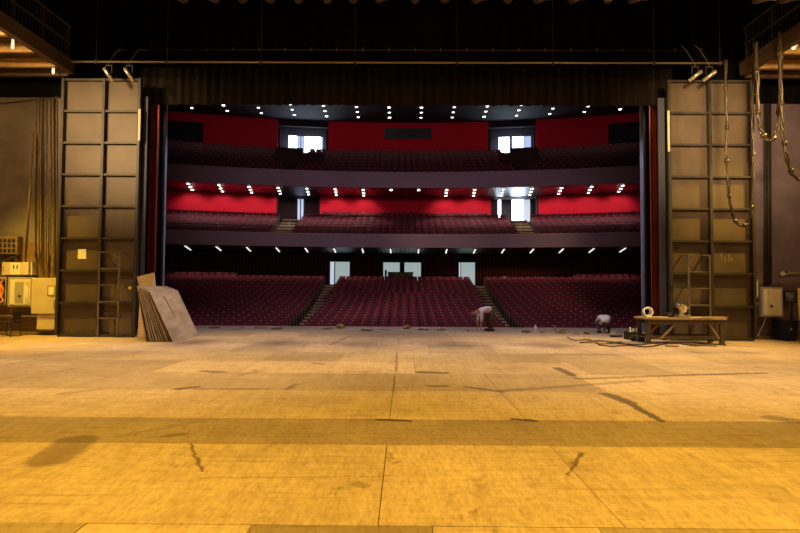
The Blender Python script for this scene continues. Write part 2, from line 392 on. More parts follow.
for s in (-1, 1):
    nm = 'left' if s < 0 else 'right'
    struct('wall_return_' + nm, 'black_wall', (-9.64, 9.45)[s > 0], s * 11.0, 21.5, 22.0, 0, 8.95)
    struct('wall_wing_' + nm, 'black_wall', s * 11.0, s * 11.25, WY + .25, 22.0, 0, 9)
    struct('trim_proscenium_' + nm, 'pilaster', (-9.46, 9.27)[s > 0], (-9.63, 9.44)[s > 0], 21.9, 22.0, 0, 8.95)
    struct('trim_portal_' + nm, 'portal', (-8.74, 8.59)[s > 0], (-8.60, 8.375)[s > 0], 18.42, 18.45, 0, 8.0)

def pleats(x0, x1, y, z0, z1, n, amp, nz=6, ylean=0, seed=0, thick=.02):
    mb = MB(); seg = n * 8; vs = []; rr = random.Random(seed)
    ph = [rr.uniform(-.5, .5) for _ in range(n + 2)]; am = [rr.uniform(.6, 1.2) for _ in range(n + 2)]
    for side in (0, 1):
        for j in range(nz + 1):
            for i in range(seg + 1):
                t = i / seg; c = t * n; k = int(c)
                yy = y + amp * am[k] * math.sin(2 * PI * c + .3 * ph[k]) * (1 if j else .8) + side * thick
                vs.append((x0 + (x1 - x0) * t, yy, z0 + (z1 - z0) * j / nz + (.012 * math.sin(c * 3) if j == 0 else 0)))
    w = seg + 1; h = nz + 1; fs = []
    for j in range(nz):
        for i in range(seg):
            a = j * w + i; fs.append((a, a + 1, a + w + 1, a + w)); b = a + w * h; fs.append((b + w, b + w + 1, b + 1, b))
    for i in range(seg):
        fs.append((i + w * h, i + 1 + w * h, i + 1, i)); a = nz * w + i; fs.append((a, a + 1, a + 1 + w * h, a + w * h))
    for j in range(nz):
        a = j * w; fs.append((a, a + w, a + w + w * h, a + w * h)); a = j * w + seg; fs.append((a + w * h, a + w + w * h, a + w, a))
    return mb.add(vs, fs)
for s, side in ((-1, 'the leaning boards'), (1, 'the workbench')):
    o = pleats((-9.12, 9.0)[s > 0], (-8.82, 8.67)[s > 0], 19.75, .03, 9.0, 4, .07, seed=3 + s).build('house_curtain', 'red_curtain', smooth=True)
    tag(o, f'drawn back red velvet house curtain hanging behind {side}', 'curtain', 'red house curtains at the proscenium')
    o = pleats((-9.5, 9.4)[s > 0], (-8.93, 8.82)[s > 0], 20.6, .03, 9.0, 3, .08, seed=13 + s).build('leg_curtain', 'black_cloth', smooth=True)
    tag(o, f'narrow black leg curtain beside the red curtain near {side}', 'curtain', 'black leg curtains')
o = pleats(-9.25, 9.25, 19.2, 7.99, 9.3, 62, .07, 2, seed=5).build('border_curtain', 'brown_border', smooth=True)
tag(o, 'short pleated dark border curtain hung across the top of the opening', 'curtain')
o = pleats(-9.9, 9.9, 20.5, 9.3, 15.5, 40, .05, 2, seed=6).build('border_curtain', 'black_wall', smooth=True)
tag(o, 'tall plain black border curtain hung high above the pleated one', 'curtain')

# ------------------------------------------------------------------ ribbed steel panels beside the opening
DY = 18.2
def steel_panel(s, label):
    t = thing('sliding_steel_panel', label, 'steel panel', (s * 10.04, DY + .12, 0))
    L = t.location
    X0, X1 = s * 11.4, (-8.74, 8.59)[s > 0]
    lo, hi = min(X0, X1), max(X0, X1)
    def bl(name, m, *b, par=t): 
        o = box(name, m, *b); o.location -= L if par is t else Vector(); o.parent = par; return o
    pitch = 1.055; z0 = .06
    bl('skin', 'steel', lo + .05, hi - .05, DY + .16, DY + .2, z0, z0 + 8 * pitch)
    mid = s * 9.98
    for k, x in enumerate((lo + .06, mid, hi - .06)):
        bl('stile', 'steel_rib', x - .045, x + .045, DY, DY + .16, z0, z0 + 8 * pitch + .04)
    for k in range(9):
        z = z0 + k * pitch; a, b = sorted((mid, lo)), sorted((mid, hi))
        o = bl('rib', 'steel_rib', lo + .11, hi - .11, DY + .03, DY + .155, z - .035 if k else z, z + .035)
    l0, l1 = (-9.80, -9.16) if s < 0 else (9.05, 9.72)       # ladder welded to the panel on short arms
    lad = MB(); yy = DY - .3
    for x in (l0, l1): lad.bar((x, yy, .06), (x, yy, 2.76), .045, .045)
    for z in (1.15, 2.74):
        for x in (l0, l1): lad.bar((x, yy + .023, z), (x, DY + .16, z), .035, .035)
    li, lo_ = (l1, l0) if s < 0 else (l0, l1)
    lad.bar((li, yy, 2.48), (li + (lo_ - li) * .35, yy, 2.73), .03, .03)
    o = lad.build('ladder', 'ladder_steel'); o.location -= L; o.parent = t
    for k in range(1, 6): MB().bar((l0 + .023, yy, .10 + .53 * k), (l1 - .023, yy, .10 + .53 * k), .035, .035).build('rung', 'ladder_steel', o)
    ex = hi - .02 if s < 0 else lo + .02      # bare cream strip on the inner edge
    bl('edge_strip', 'cream_metal', ex - .035, ex + .035, DY - .02, DY - .001, 6.45 if s < 0 else 6.15, 7.5)
    bl('guide_shoe', 'steel_dark', lo + .1, hi - .1, DY + .02, DY + .2, 0.0, .058)
    return t, bl
tl, bl = steel_panel(-1, 'tall ribbed steel panel with a paper sheet, beside the leaning boards')
p = at(78, 249, DY + .15); q = at(86, 259, DY + .15)
bl('paper_sheet', 'paper', p.x, q.x, DY + .15, DY + .158, q.z, p.z)['label'] = 'cream paper sheet'
p = at(130, 288, DY + .15)
o = MB().cyl((p.x, DY + .13, p.z), (p.x, DY + .16, p.z), .05).build('reflector', 'yellow'); o.location -= tl.location; o.parent = tl
o['label'] = 'small yellow disc'
tr, br = steel_panel(1, 'tall ribbed steel panel standing behind the workbench')
mk = MB()
for (a, b, c) in ((721.5, 253, 261), (725, 256, 263), (729, 254, 262), (732, 258, 261)):
    p = at(a, b, DY + .155); q = at(a, c, DY + .155); mk.box(p.x - .008, p.x + .008, DY + .153, DY + .159, q.z, p.z)
o = mk.build('chalk_marks', 'grey_box'); o.location -= tr.location; o.parent = tr

# ------------------------------------------------------------------ side galleries
def gallery(s, nm):
    g = MB().box(s * 11.17, s * 14.95, 3, 18.15, 8.92, 9.06).build('gallery_floor', 'gallery', kind='structure')
    MB().box(s * 10.96, s * 11.16, 3, 18.2, 8.66, 9.10).build('edge_beam', 'gallery', g)
    MB().box(s * 11.17, s * 14.95, 18.16, 18.3, 8.60, 9.06).build('end_beam', 'gallery', g)
    for k in range(13):
        y = 17.55 - 1.12 * k
        MB().box(s * 11.17, s * 14.95, y - .06, y + .06, 8.64, 8.91).build('joist', 'joist', g)
    r = MB()
    for k in range(12): r.bar((s * 11.06, 4 + k * 1.27, 9.14), (s * 11.06, 4 + k * 1.27, 10.2), .05)
    for z in (9.65, 10.2): r.bar((s * 11.06, 3.2, z), (s * 11.06, 18.1, z), .05)
    for k in range(90): r.bar((s * 11.06, 4 + k * .155, 9.14), (s * 11.06, 4 + k * .155, 10.2), .018)
    r.build('railing', 'rail', g)
gallery(-1, 'left'); gallery(1, 'right')
def pendant(px, y0, y1, Y, label, cone=False):
    a = at(px, y0, Y); b = at(px, y1, Y)
    t = thing('gallery_lamp', label, 'lamp', a, group='bare lamps under the side galleries')
    L = a.z - b.z
    if cone:
        MB().tube([(0, 0, 0), (0, 0, -L * .35), (0, 0, -L * .8), (0, 0, -L)], [.03, .04, .10, .11], 12).build('shade', 'white', t, True)
        MB().tube([(0, 0, -L * .86), (0, 0, -L - .04), (0, 0, -L - .08)], [.05, .06, .02], 10).build('bulb', 'bulb', t, True)
    else:
        MB().tube([(0, 0, -L * .2), (0, 0, -L * .85), (0, 0, -L)], [.035, .045, .025], 10).build('bulb', 'bulb', t, True)
        MB().cyl((0, 0, 0), (0, 0, -L * .2), .045).build('socket', 'steel_dark', t)
    MB().cyl((0, 0, 0), (0, 0, 8.915 - a.z), .012, seg=6).build('flex', 'steel_dark', t)
pendant(13, 37, 49, 16.0, 'bare tube lamp hanging under the gallery joists nearer the corner of the ceiling')
pendant(53.5, 63, 74, 17.9, 'bare tube lamp hanging at the end of the gallery by the tall steel panel')
pendant(793.5, 39, 47, 16.0, 'cone shaded lamp hanging under the gallery above the black bin', True)

# battens and stage lanterns
Y = 17.6
a = at(72, 62, Y); b = at(722, 63, Y)
bt = thing('lighting_batten', 'long horizontal pipe batten running across above the opening', 'batten', (0, Y, (a.z + b.z) / 2))
MB().cyl((a.x, 0, 0), (b.x, 0, 0), .03, seg=10).build('pipe', 'pipe', bt, True)
for px in (96, 167, 261, 355, 457, 553, 654, 720):
    x = at(px, 62, Y).x
    MB().box(x - .03, x + .03, -.045, .045, -.06, .05).box(x - .008, x + .008, -.008, .008, .05, 4.5).build('hanger_clamp', 'steel_dark', bt)
bt2 = thing('cable_batten', 'thin dark batten with clips above the long pipe', 'batten', (0, 18.9, at(400, 50, 18.9).z))
MB().cyl((-9.6, 0, 0), (9.6, 0, 0), .018, seg=8).build('pipe', 'steel_dark', bt2, True)
for px in range(207, 720, 26):
    x = at(px, 50, 18.9).x
    MB().box(x - .03, x + .03, -.04, .04, -.03, .06).build('hanging_clip', 'lamp_body', bt2)
def par_can(px, y0, dx, dz, label):
    p = at(px, 62.6, Y); t = thing('spotlight', label, 'spotlight', (p.x, Y, bt.location.z), group='small spotlights hung on the pipe batten')
    L = .42; c = Vector((0, -.02, -.42)); d = Vector((dx, .3, dz)).normalized()
    MB().tube([c - d * L * .55, c - d * L * .5, c - d * L * .1, c + d * L * .5], [.04, .06, .062, .062], 14, True).build('can', 'bright_metal', t, True)
    MB().tube([c + d * L * .5, c + d * L * .53], [.056, .056], 14).build('lens', 'lamp_lens', t)
    MB().bar((-.1, 0, -.36), (-.1, 0, -.12), .02, .03).bar((.1, 0, -.36), (.1, 0, -.12), .02, .03).bar((-.11, 0, -.12), (.11, 0, -.12), .02, .03).cyl((0, 0, -.12), (0, 0, -.035), .025, seg=8).build('yoke', 'steel_rib', t)
    MB().tube(spline([(0, .04, .03), (.12, .06, .25), (.3, .06, .42), (.5, .05, .38)] if dx > 0 else [(0, .04, .03), (-.1, .06, .2), (-.25, .06, .45), (-.42, .05, .6)]), .012, 6).build('lead', 'cable', t, True)
par_can(109, 72, .55, -.9, 'spotlight on the pipe batten, the outer of two above the papered steel panel')
par_can(129.5, 71, .55, -.9, 'spotlight on the pipe batten, the inner of two above the papered steel panel')
par_can(695, 72, -.7, -.55, 'spotlight on the pipe batten, the inner of two above the workbench')
par_can(709, 71, -.7, -.55, 'spotlight on the pipe batten, the outer of two above the workbench')

LY = 14.0
zb = at(400, 5, LY).z
bt3 = thing('lighting_bar', 'lighting bar carrying the row of lanterns along the top', 'batten', (0, LY, zb + .62))
MB().cyl((-7.5, 0, 0), (11.2, 0, 0), .028, seg=10).build('pipe', 'pipe', bt3, True)
proto = None
lan = [181, 212, 241, 269, 298, 327, 353, 380, 415, 445, 478, 508, 540, 575, 609, 636, 762, 788]
for i, px in enumerate(lan):
    x = at(px, 4, LY).x
    lab = f'stage lantern on the top bar, {ORD[i]} from the papered steel panel' if i < 16 else ('stage lantern apart on the top bar above the hanging cables, nearer the row' if i == 16 else 'stage lantern at the end of the top bar above the hanging cables')
    if proto is None:
        proto = thing('stage_lantern', lab, 'stage lantern', (x, LY, zb + .62), 0, 'stage lanterns along the top bar')
        MB().tube([(0, .22, -.36), (0, .2, -.36), (0, -.05, -.42), (0, -.26, -.47)], [.08, .12, .125, .14], 14).build('housing', 'lamp_body', proto, True)
        MB().tube([(0, -.262, -.471), (0, -.285, -.477)], [.12, .11], 14).build('lens', 'lamp_lens', proto, True)
        MB().box(-.16, -.145, -.02, .02, -.42, -.1).box(.145, .16, -.02, .02, -.42, -.1).box(-.16, .16, -.02, .02, -.115, -.1).cyl((0, 0, -.1), (0, 0, -.03), .03, seg=8).build('hanging_yoke', 'steel_rib', proto)
        MB().box(-.14, .14, -.30, -.27, -.62, -.60).box(-.14, -.13, -.34, -.27, -.61, -.36).box(.13, .14, -.34, -.27, -.61, -.36).build('barn_door', 'bright_metal', proto)
    else: dup(proto, (x, LY, zb + .62), R.uniform(-.25, .25), lab)

# ------------------------------------------------------------------ left wall equipment
def boxpx(name, m, x0, y0, x1, y1, Yf, depth, parent=None, bev=.008):
    a = at(x0, y0, Yf); b = at(x1, y1, Yf)
    o = MB().box(a.x, b.x, Yf, Yf + depth, b.z, a.z, bev).build(name, m)
    if parent:
        if parent.type == 'EMPTY': o.location -= parent.location
        o.parent = parent
    return o
def wallthing(name, label, cat, x0, y0, x1, y1, Yf, group=None):
    a = at(x0, y0, Yf); b = at(x1, y1, Yf)
    return thing(name, label, cat, ((a.x + b.x) / 2, Yf + .1, min(a.z, b.z)), group=group)
FY = 18.72; DP = WY - FY - .004
t = wallthing('grille_box', 'brown slotted box high on the wall above the beige boxes', 'box', -6, 236, 17, 254, FY)
boxpx('case', 'brown_wood', -6, 236, 17, 254, FY, DP, t)
for r_ in range(3):
    for c in range(4):
        boxpx('slot', 'dark', -1 + c * 4.4, 239 + r_ * 5, 1.6 + c * 4.4, 242.2 + r_ * 5, FY - .012, .01, t, 0)
t = wallthing('junction_box', 'flat beige box with a white label above the open switchboard', 'box', 2, 262, 32, 275, FY)
boxpx('case', 'beige_box', 2, 262, 32, 275, FY, DP, t)
boxpx('wall_mount', 'grey_box', 4, 275.2, 30, 276.2, FY + .1, .17, t, 0)
boxpx('label_sheet', 'paper', 10.5, 263, 20, 274.5, FY - .012, .01, t, 0)
for px in (13.2, 16.6): boxpx('knob', 'dark', px, 265, px + 1, 269, FY - .022, .009, t, 0)
for px in (29.3, 2.8): boxpx('hinge', 'grey_box', px, 266, px + .8, 271, FY - .02, .012, t, 0)
t = wallthing('switchboard', 'grey framed switchboard with white breaker strips above the dark chair', 'switchboard', 8, 277, 32, 307, FY)
boxpx('case', 'grey_box', 8, 277, 32, 307, FY, DP, t)
ip = boxpx('inner_panel', 'pale_box', 10, 279, 30, 305, FY - .014, .012, t, 0)
boxpx('breaker_strip', 'white', 10.6, 280, 14.2, 304, FY - .03, .015, ip, 0)
boxpx('breaker_strip', 'white', 24.4, 280, 27.6, 304, FY - .03, .015, ip, 0)
boxpx('centre_plate', 'grey_box', 15.5, 282, 22.5, 302, FY - .03, .015, ip, 0)
boxpx('knob', 'dark', 18.2, 295, 20.2, 297.3, FY - .05, .019, t, 0)
for k in range(2): boxpx('warning_label', 'yellow', 25.2, 282 + k * 16, 28.4, 285.5 + k * 16, FY - .034, .003, t, 0)
t = wallthing('cable_cabinet', 'open grey cabinet with an orange cable beside the switchboard', 'cabinet', -9, 277, 5.4, 305, FY)
boxpx('frame', 'grey_box', -9, 277, 5.4, 305, FY, DP, t)
boxpx('recess', 'dark', -7, 279, 4.4, 303.5, FY - .012, .01, t, 0)
pts = [at(x, y, FY - .04) - t.location for x, y in ((3, 280), (1, 284), (3.2, 290), (1.5, 297), (3, 301), (-3, 302), (-5, 292), (-2, 281), (0.5, 286), (.4, 298))]
MB().tube(spline(pts), .028, 8).build('coiled_cable', 'orange', t, True)
t = wallthing('power_cabinet', 'large beige cabinet with a hazard bordered label beside the steel panel', 'cabinet', 32, 278, 55, 330, 18.6)
boxpx('cabinet_body', 'beige_box', 32, 278, 55, 314, 18.6, WY - 18.605, t, .015)
boxpx('lower_box', 'beige_box', 37, 314.3, 54.5, 329.5, 18.66, WY - 18.665, t, .015)
boxpx('wall_mount', 'grey_box', 39, 329.6, 52, 331, 18.8, .19, t, 0)
boxpx('hazard_border', 'hazard', 47.2, 285.5, 54.4, 296.2, 18.588, .01, t, 0)
boxpx('label_sheet', 'paper', 48.6, 287, 53.6, 294.8, 18.58, .008, t, 0)
boxpx('door_seam', 'grey_box', 53.2, 300, 54.2, 309, 18.585, .012, t, 0)
# dark chair
cp = onfloor(14, 335.5); 
t = thing('office_chair', 'dark chair with a low backrest under the switchboard', 'chair', (cp.x, 18.35, 0), math.radians(-8))
MB().box(-.27, .27, -.22, .22, .42, .48, .02).build('seat', 'dark', t)
MB().box(.16, .42, -.03, .03, .55, .82, .02).build('backrest', 'dark', t)
MB().bar((.22, 0, .44), (.28, .0, .7), .04, .03).build('back_support', 'dark', t)
for x in (-.24, .24):
    for y in (-.18, .18): MB().cyl((x, y, .43), (x * 1.08, y * 1.08, 0), .016, seg=8).build('leg', 'dark', t)
MB().bar((-.25, -.19, .06), (.25, -.19, .06), .02).build('stretcher', 'dark', t)
# vertical conduits and pole, plus horizontal ones
rr = random.Random(4)
xs = [(36.2, 35.8), (37.9, 37.7), (39.7, 39.6), (41.8, 41.6), (43.8, 43.5), (46, 46.5), (48.6, 48), (50.6, 51), (53, 53.3), (56, 55.6)]
for i, (xa, xb) in enumerate(xs):
    y1 = (258, 260, 264, 258, 276, 277, 270, 262, 276, 277)[i]
    a = at(xa, 99, 18.93); b = at(xb, y1, 18.93); m_ = (a + b) / 2; m_.x += rr.uniform(-.015, .015)
    a.y = b.y = m_.y = 18.93 - rr.uniform(0, .05)
    o = MB().tube(spline([a, m_, b], 6), .022 + rr.uniform(-.004, .010), 8).build('conduit_pipe', ['conduit', 'plaster_left', 'conduit', 'brown_wood', 'conduit_dark'][i % 5], None, True)
    tag(o, f'vertical conduit on the brown wall, {ORD[i]} from the leaning pole towards the steel panel', 'conduit', 'conduits running down the brown wall')
a = at(33.5, 132, 18.7); b = at(26.5, 262, 18.6); b.y = 18.55
tag(MB().cyl(a, b, .03, .034, 8).build('wooden_pole', 'brown_wood', None, True), 'thin brown pole leaning against the wall beside the vertical conduits', 'pole')
a = at(0, 102, 18.93); 
o = MB().tube(spline([at(-4, 103.5, 18.93), at(15, 102, 18.93), at(40, 98.6, 18.9), at(60, 97, 18.9)]), .014, 6).build('wall_cable', 'conduit_dark', None, True)
tag(o, 'thin dark cable strung along the top of the brown wall', 'cable')
o = MB().tube(spline([at(-3, 262, 18.9), at(6, 259.5, 18.86), at(13, 256.5, 18.86), at(15.5, 258.5, 18.86), at(16, 260.5, 18.86)]), .035, 8).build('hose_pipe', 'conduit', None, True)
tag(o, 'short bent brown pipe between the slotted box and the beige box', 'pipe')
a = at(-3, 315.5, 18.9); b = at(37.5, 316, 18.9)
tag(MB().cyl(a, b, .03, seg=8).build('horizontal_conduit', 'grey_box', None, True), 'horizontal pale conduit running along the wall behind the dark chair', 'conduit')
a = at(-5, 337, 18.9); o = MB().box(-15, -11.45, 18.86, 18.99, 0, .1).build('baseboard_left', 'brown_wood', kind='structure')

# ------------------------------------------------------------------ right wall equipment
t = wallthing('breaker_panel', 'pale grey breaker panel with white strips on the mauve wall', 'switchboard', 761.5, 287, 783.5, 317, FY)
boxpx('case', 'grey_box', 761.8, 287, 783.5, 317, FY, DP, t, .015)
ip = boxpx('inner_panel', 'pale_box', 763, 288.6, 782, 315.4, FY - .014, .012, t, 0)
boxpx('breaker_strip', 'white', 764, 289.5, 767.5, 315, FY - .03, .015, ip, 0)
boxpx('breaker_strip', 'white', 777.5, 289.5, 780.5, 315, FY - .03, .015, ip, 0)
boxpx('centre_plate', 'pale_box', 769, 290, 776, 313, FY - .03, .015, ip, 0)
boxpx('knob', 'dark', 770.5, 305, 773, 307.5, FY - .045, .014, t, 0)
t = wallthing('switch_box', 'narrow white switch box with a yellow sign beside the breaker panel', 'switch box', 754.5, 282, 759, 304, 18.85)
boxpx('case', 'white', 754.2, 282, 758.4, 297, 18.85, WY - 18.855, t)
boxpx('cap', 'grey_box', 755.8, 279.5, 758.8, 282, 18.9, WY - 18.905, t)
boxpx('yellow_sign', 'yellow', 754.4, 297.4, 758.6, 303.6, 18.9, WY - 18.905, t, 0)
boxpx('symbol', 'dark', 756.9, 298.6, 758.2, 302.4, 18.892, .007, t, 0)
o = MB().tube(spline([at(765.5, 317, 18.9), at(763.5, 324, 18.9), at(759.5, 332, 18.9), at(757, 339.5, 18.9)]), .013, 6).build('wall_lead', 'white', None, True)
tag(o, 'thin pale lead running down from the breaker panel to the floor', 'cable')
o = MB().tube(spline([at(757.6, 304, 18.9), at(755, 310, 18.9), at(757, 316, 18.9), at(755, 321, 18.9)]), .022, 6).build('loose_cable', 'grey_box', None, True)
tag(o, 'short grey cable dangling under the narrow switch box', 'cable')
t = wallthing('control_box', 'dark box with a blue grey front above the black bin', 'box', 784.5, 291, 797.5, 302.5, 18.8)
boxpx('case', 'dark', 784.5, 291, 797.5, 302.5, 18.8, WY - 18.805, t)
boxpx('front_panel', 'screen', 785.6, 292.2, 796.4, 301.2, 18.79, .01, t, 0)
o = MB().tube(spline([at(789.5, 302.5, 18.9), at(789.3, 311, 18.9), at(787.5, 320, 18.9)]), .01, 6).build('thin_cord', 'grey_box', None, True)
tag(o, 'thin cord hanging from the dark box towards the bin', 'cord')
b0 = at(779.5, 342, 18.5); b1 = at(795, 321, 18.5); xc = (b0.x + b1.x) / 2
t = thing('waste_bin', 'black square waste bin on the floor by the yellow post', 'bin', (xc, 18.55, 0))
w0, w1 = .19, .25
MB().hexa([(-w0, -w0, 0), (w0, -w0, 0), (w0, w0, 0), (-w0, w0, 0), (-w1, -w1, .62), (w1, -w1, .62), (w1, w1, .62), (-w1, w1, .62)]).build('bucket', 'dark', t)
MB().box(-.27, .27, -.27, .27, .62, .67, .01).build('rim', 'dark', t)
MB().box(-.03, .03, -.245, -.225, .36, .42).build('badge', 'grey_box', t)
a = at(799.5, 288, 18.6); 
tag(MB().cyl((a.x, 18.6, 0), (a.x, 18.6, a.z), .06, seg=12).build('yellow_post', 'yellow', None, True), 'yellow painted post standing at the edge beside the black bin', 'post')
a = at(783.5, 274, 18.9)
tag(MB().lump((a.x, 18.94, a.z), .10, .045, .07, 3, .8).build('white_rag', 'white', None, True), 'crumpled white rag stuck on the wall above the breaker panel', 'rag')
a = at(788.5, 272.5, 18.88); b = at(806, 272.5, 18.88)
t = thing('wall_bracket', 'horizontal metal rod on the wall above the dark box', 'rod', a)
MB().cyl((0, 0, 0), b - a, .02, seg=8).build('rod', 'grey_box', t, True)
MB().box(-.03, .01, -.03, .1, -.05, .05).build('mount', 'grey_box', t)
for i, (px, y1, r_) in enumerate(((765, 286, .035), (767.8, 286, .045), (770.4, 284, .03))):
    a = at(px, 104, 18.93); b = at(px + .6, y1, 18.93); a.y = b.y = 18.93
    tag(MB().cyl(a, b, r_, seg=8).build('wall_conduit', 'conduit_dark', None, True), f'dark vertical conduit above the breaker panel, {ORD[i]} from the ribbed panel', 'conduit', 'dark conduits above the breaker panel')
MB().box(11.45, 15, 18.86, 18.99, 0, .1).build('baseboard_right', 'debris_dark', kind='structure')

# hanging cable bundles
def bundle(path, Yd, r, label, seed, m='cable'):
    rr = random.Random(seed); base = spline([at(x, y, Yd) for x, y in path], 10)
    mb = MB()
    for k in range(3):
        ph = 2 * PI * k / 3; pts = []
        for i, p in enumerate(base):
            a = ph + i * .35 + .5 * math.sin(i * .21 + k); j = r * (.8 + .4 * math.sin(i * .6 + seed))
            pts.append(p + Vector((math.cos(a) * j, math.sin(a) * j, rr.uniform(-.02, .02))))
        mb.tube(pts, r * .75, 6)
    o = mb.build('hanging_cable', m, None, True)
    tag(o, label, 'cable', 'cable bundles hanging from the gallery')
    for i in range(8, len(base) - 4, 13):
        MB().tube([base[i] + Vector((0, 0, .05)), base[i], base[i] - Vector((0, 0, .05))], r * 2.1, 8).build('tie', 'cable', o, True)
    return o
bundle([(726, 60), (725.5, 95), (727, 125), (726, 150), (728, 178), (730, 203), (735, 221), (742, 226), (749, 220), (752.5, 195), (753.5, 150), (752.5, 105), (755, 55)], 17.0, .028, 'knotted cable loop hanging down in front of the ribbed panel above the workbench', 1)
bundle([(755.5, 42), (757, 80), (758, 110), (761, 130), (768, 140.5), (775, 135), (779, 112), (780.5, 70), (780, 34)], 16.4, .04, 'thick short cable loop hanging in front of the mauve wall', 2)
bundle([(779.5, 32), (779.5, 60), (781, 100), (783, 132), (787, 158), (793, 175), (803, 181), (815, 178)], 15.8, .035, 'cable bundle sagging out of the frame above the dark box', 3)

# ------------------------------------------------------------------ leaning boards
YF, YB = 16.72, 18.82
for i in range(11):
    k = i / 10
    bx = -7.72 + .82 * k; tx = -8.0 + .36 * k; h = 1.5
    yo = R.uniform(-.05, .05) if i < 10 else 0
    th = .018
    d = Vector((tx - bx, 0, h)).normalized(); nrm = Vector((-d.z, 0, d.x)) * -th
    base0, base1 = Vector((bx, YF + yo, .002)), Vector((bx, YB + yo, .002))
    top0, top1 = base0 + d * 1.69, base1 + d * 1.69
    t = MB(); t.m = 0
    t.hexa([base0 - nrm * 0 , base0 + Vector((th, 0, 0)), base1 + Vector((th, 0, 0)), base1, top0, top0 + nrm, top1 + nrm, top1])
    for fi in (2, 1, 4, 0): t.mi[fi] = 1
    lab = 'outermost grey plywood sheet of the leaning stack, its broad face showing' if i == 10 else f'plywood sheet in the leaning stack, {ORD[10 - i]} behind the grey front sheet'
    o = t.build('plywood_sheet', ['board', 'board_edge']); tag(o, lab, 'board', 'plywood sheets leaning in a stack')
    if i == 10:
        a0 = top0 + nrm; ax = (top1 - top0).normalized()
        q = [a0 + ax * .75 - d * .18, a0 + ax * .83 - d * .18, a0 + ax * 1.0 - d * .95, a0 + ax * .94 - d * .95]
        nn = nrm.normalized()
        MB().hexa([q[0], q[1], q[2], q[3]] + [v + nn * .003 for v in q]).build('saw_cut', 'debris_dark', o)
a = at(136, 274, 17.0); b = at(157, 292, 17.0)
def leanboard(px, Yd, m, label, th=.02, name='cut_board'):
    p = [at(x, y, Yd) for x, y in px]
    off = Vector((0, th, 0))
    o = MB().hexa(p + [v + off for v in p]).build(name, m); tag(o, label, 'board'); return o
p = [at(x, y, 18.1) for x, y in ((137, 275.5), (154, 271.5), (156.5, 290.5), (140, 291.5))]
dn = Vector((-.02, -.05, -1.45))
o = MB().hexa([p[3] + dn, p[2] + dn, p[2], p[3], p[3] + dn + Vector((0, .03, 0)), p[2] + dn + Vector((0, .03, 0)), p[2] + Vector((0, .03, 0)), p[3] + Vector((0, .03, 0))]).hexa([p[3] , p[2], p[1], p[0], p[3] + Vector((0, .03, 0)), p[2] + Vector((0, .03, 0)), p[1] + Vector((0, .03, 0)), p[0] + Vector((0, .03, 0))]).build('tall_board', 'card')
o.location.z = -min(v[2] for v in [p[3] + dn, p[2] + dn]) + .003
tag(o, 'tan board standing taller than the stack of leaning sheets in front of it', 'board')
o.location.z = .003 - min((p[3] + dn).z, (p[2] + dn).z)
p = [at(157, 287.5, 18.95), at(166, 287.5, 18.95)]
o = box('short_board', 'card', p[0].x, p[1].x, 18.93, 18.96, .003, p[0].z); tag(o, 'narrow pale board standing behind the stack next to the proscenium edge', 'board')

# ------------------------------------------------------------------ workbench and what is on it
bx0 = at(634, 318, 17.8).x; bx1 = at(727, 318, 17.0).x
BZ = .80
t = thing('workbench', 'long timber workbench with braced legs in front of the steel panel', 'workbench', ((bx0 + bx1) / 2, 17.4, 0))
hw = (bx1 - bx0) / 2
MB().box(-hw, hw, -.42, .42, BZ - .06, BZ, .008).build('bench_top', 'bench', t)
MB().box(-hw + .1, hw - .1, -.38, -.34, BZ - .2, BZ - .062).build('front_apron', 'bench_leg', t)
MB().box(-hw + .1, hw - .1, .34, .38, BZ - .2, BZ - .062).build('back_apron', 'bench_leg', t)
for x in (-hw + .13, hw - .12):
    for y in (-.32, .32):
        MB().bar((x, y, 0), (x, y, BZ - .065), .13, .09).build('leg', 'bench_leg', t)
    MB().bar((x, -.27, .2), (x, .27, .2), .08, .06).build('end_rail', 'bench_leg', t)
MB().bar((-hw + .2, -.32, .2), (hw - .19, -.32, .2), .05, .11).build('stretcher', 'bench_leg', t)
MB().bar((-hw + .2, .32, .2), (hw - .19, .32, .2), .05, .11).build('stretcher', 'bench_leg', t)
MB().bar((-hw + .5, -.335, .16), (-hw + 1.03, -.335, BZ - .1), .035, .05).build('brace', 'bench', t)
MB().bar((hw - .55, -.335, BZ - .1), (hw - .2, -.335, .16), .035, .05).build('brace', 'bench', t)
br_ = MB()
pts = [(-hw + .44, BZ - .2)] + [(-hw + .44 + .42 * (1 - math.cos(a_)) , BZ - .2 - .42 * (1 - math.sin(a_))) for a_ in [k * PI / 16 for k in range(9)]]
for k in range(8):
    a_, b_ = k * PI / 16, (k + 1) * PI / 16
    P0 = (-hw + .2 + .4 * (1 - math.cos(b_ - PI / 32)), -.33, BZ - .6 + .4 * math.sin(b_ - PI / 32))
    P1 = (-hw + .2 + .4 * (1 - math.cos(a_)), -.33, BZ - .6 + .4 * math.sin(a_)); P2 = (-hw + .2 + .4 * (1 - math.cos(b_)), -.33, BZ - .6 + .4 * math.sin(b_))
    br_.bar(P1, P2, .05, .05)
br_.build('curved_bracket', 'bench_leg', t)
tx, ty = t.location.x, t.location.y
a = at(647.5, 313, 17.25)
n_ = thing('hose_coil', 'white coil of hose standing on the workbench at the end by the curtain', 'coil', (a.x, 17.25, BZ))
for k in range(4):
    rr_ = .135 - .008 * k
    MB().tube([(rr_ * math.cos(q) * 1.0, -.06 + .045 * k, .146 + rr_ * math.sin(q) + .014) for q in [2 * PI * j / 24 for j in range(25)]], .022, 8).build('loop', 'paper', n_, True)
a = at(682.5, 314, 17.2)
n_ = thing('bench_saw', 'metal bench saw with a raised arm standing on the workbench', 'power tool', (a.x, 17.25, BZ), .2)
MB().box(-.2, .2, -.18, .18, .0, .07, .01).build('base', 'bright_metal', n_)
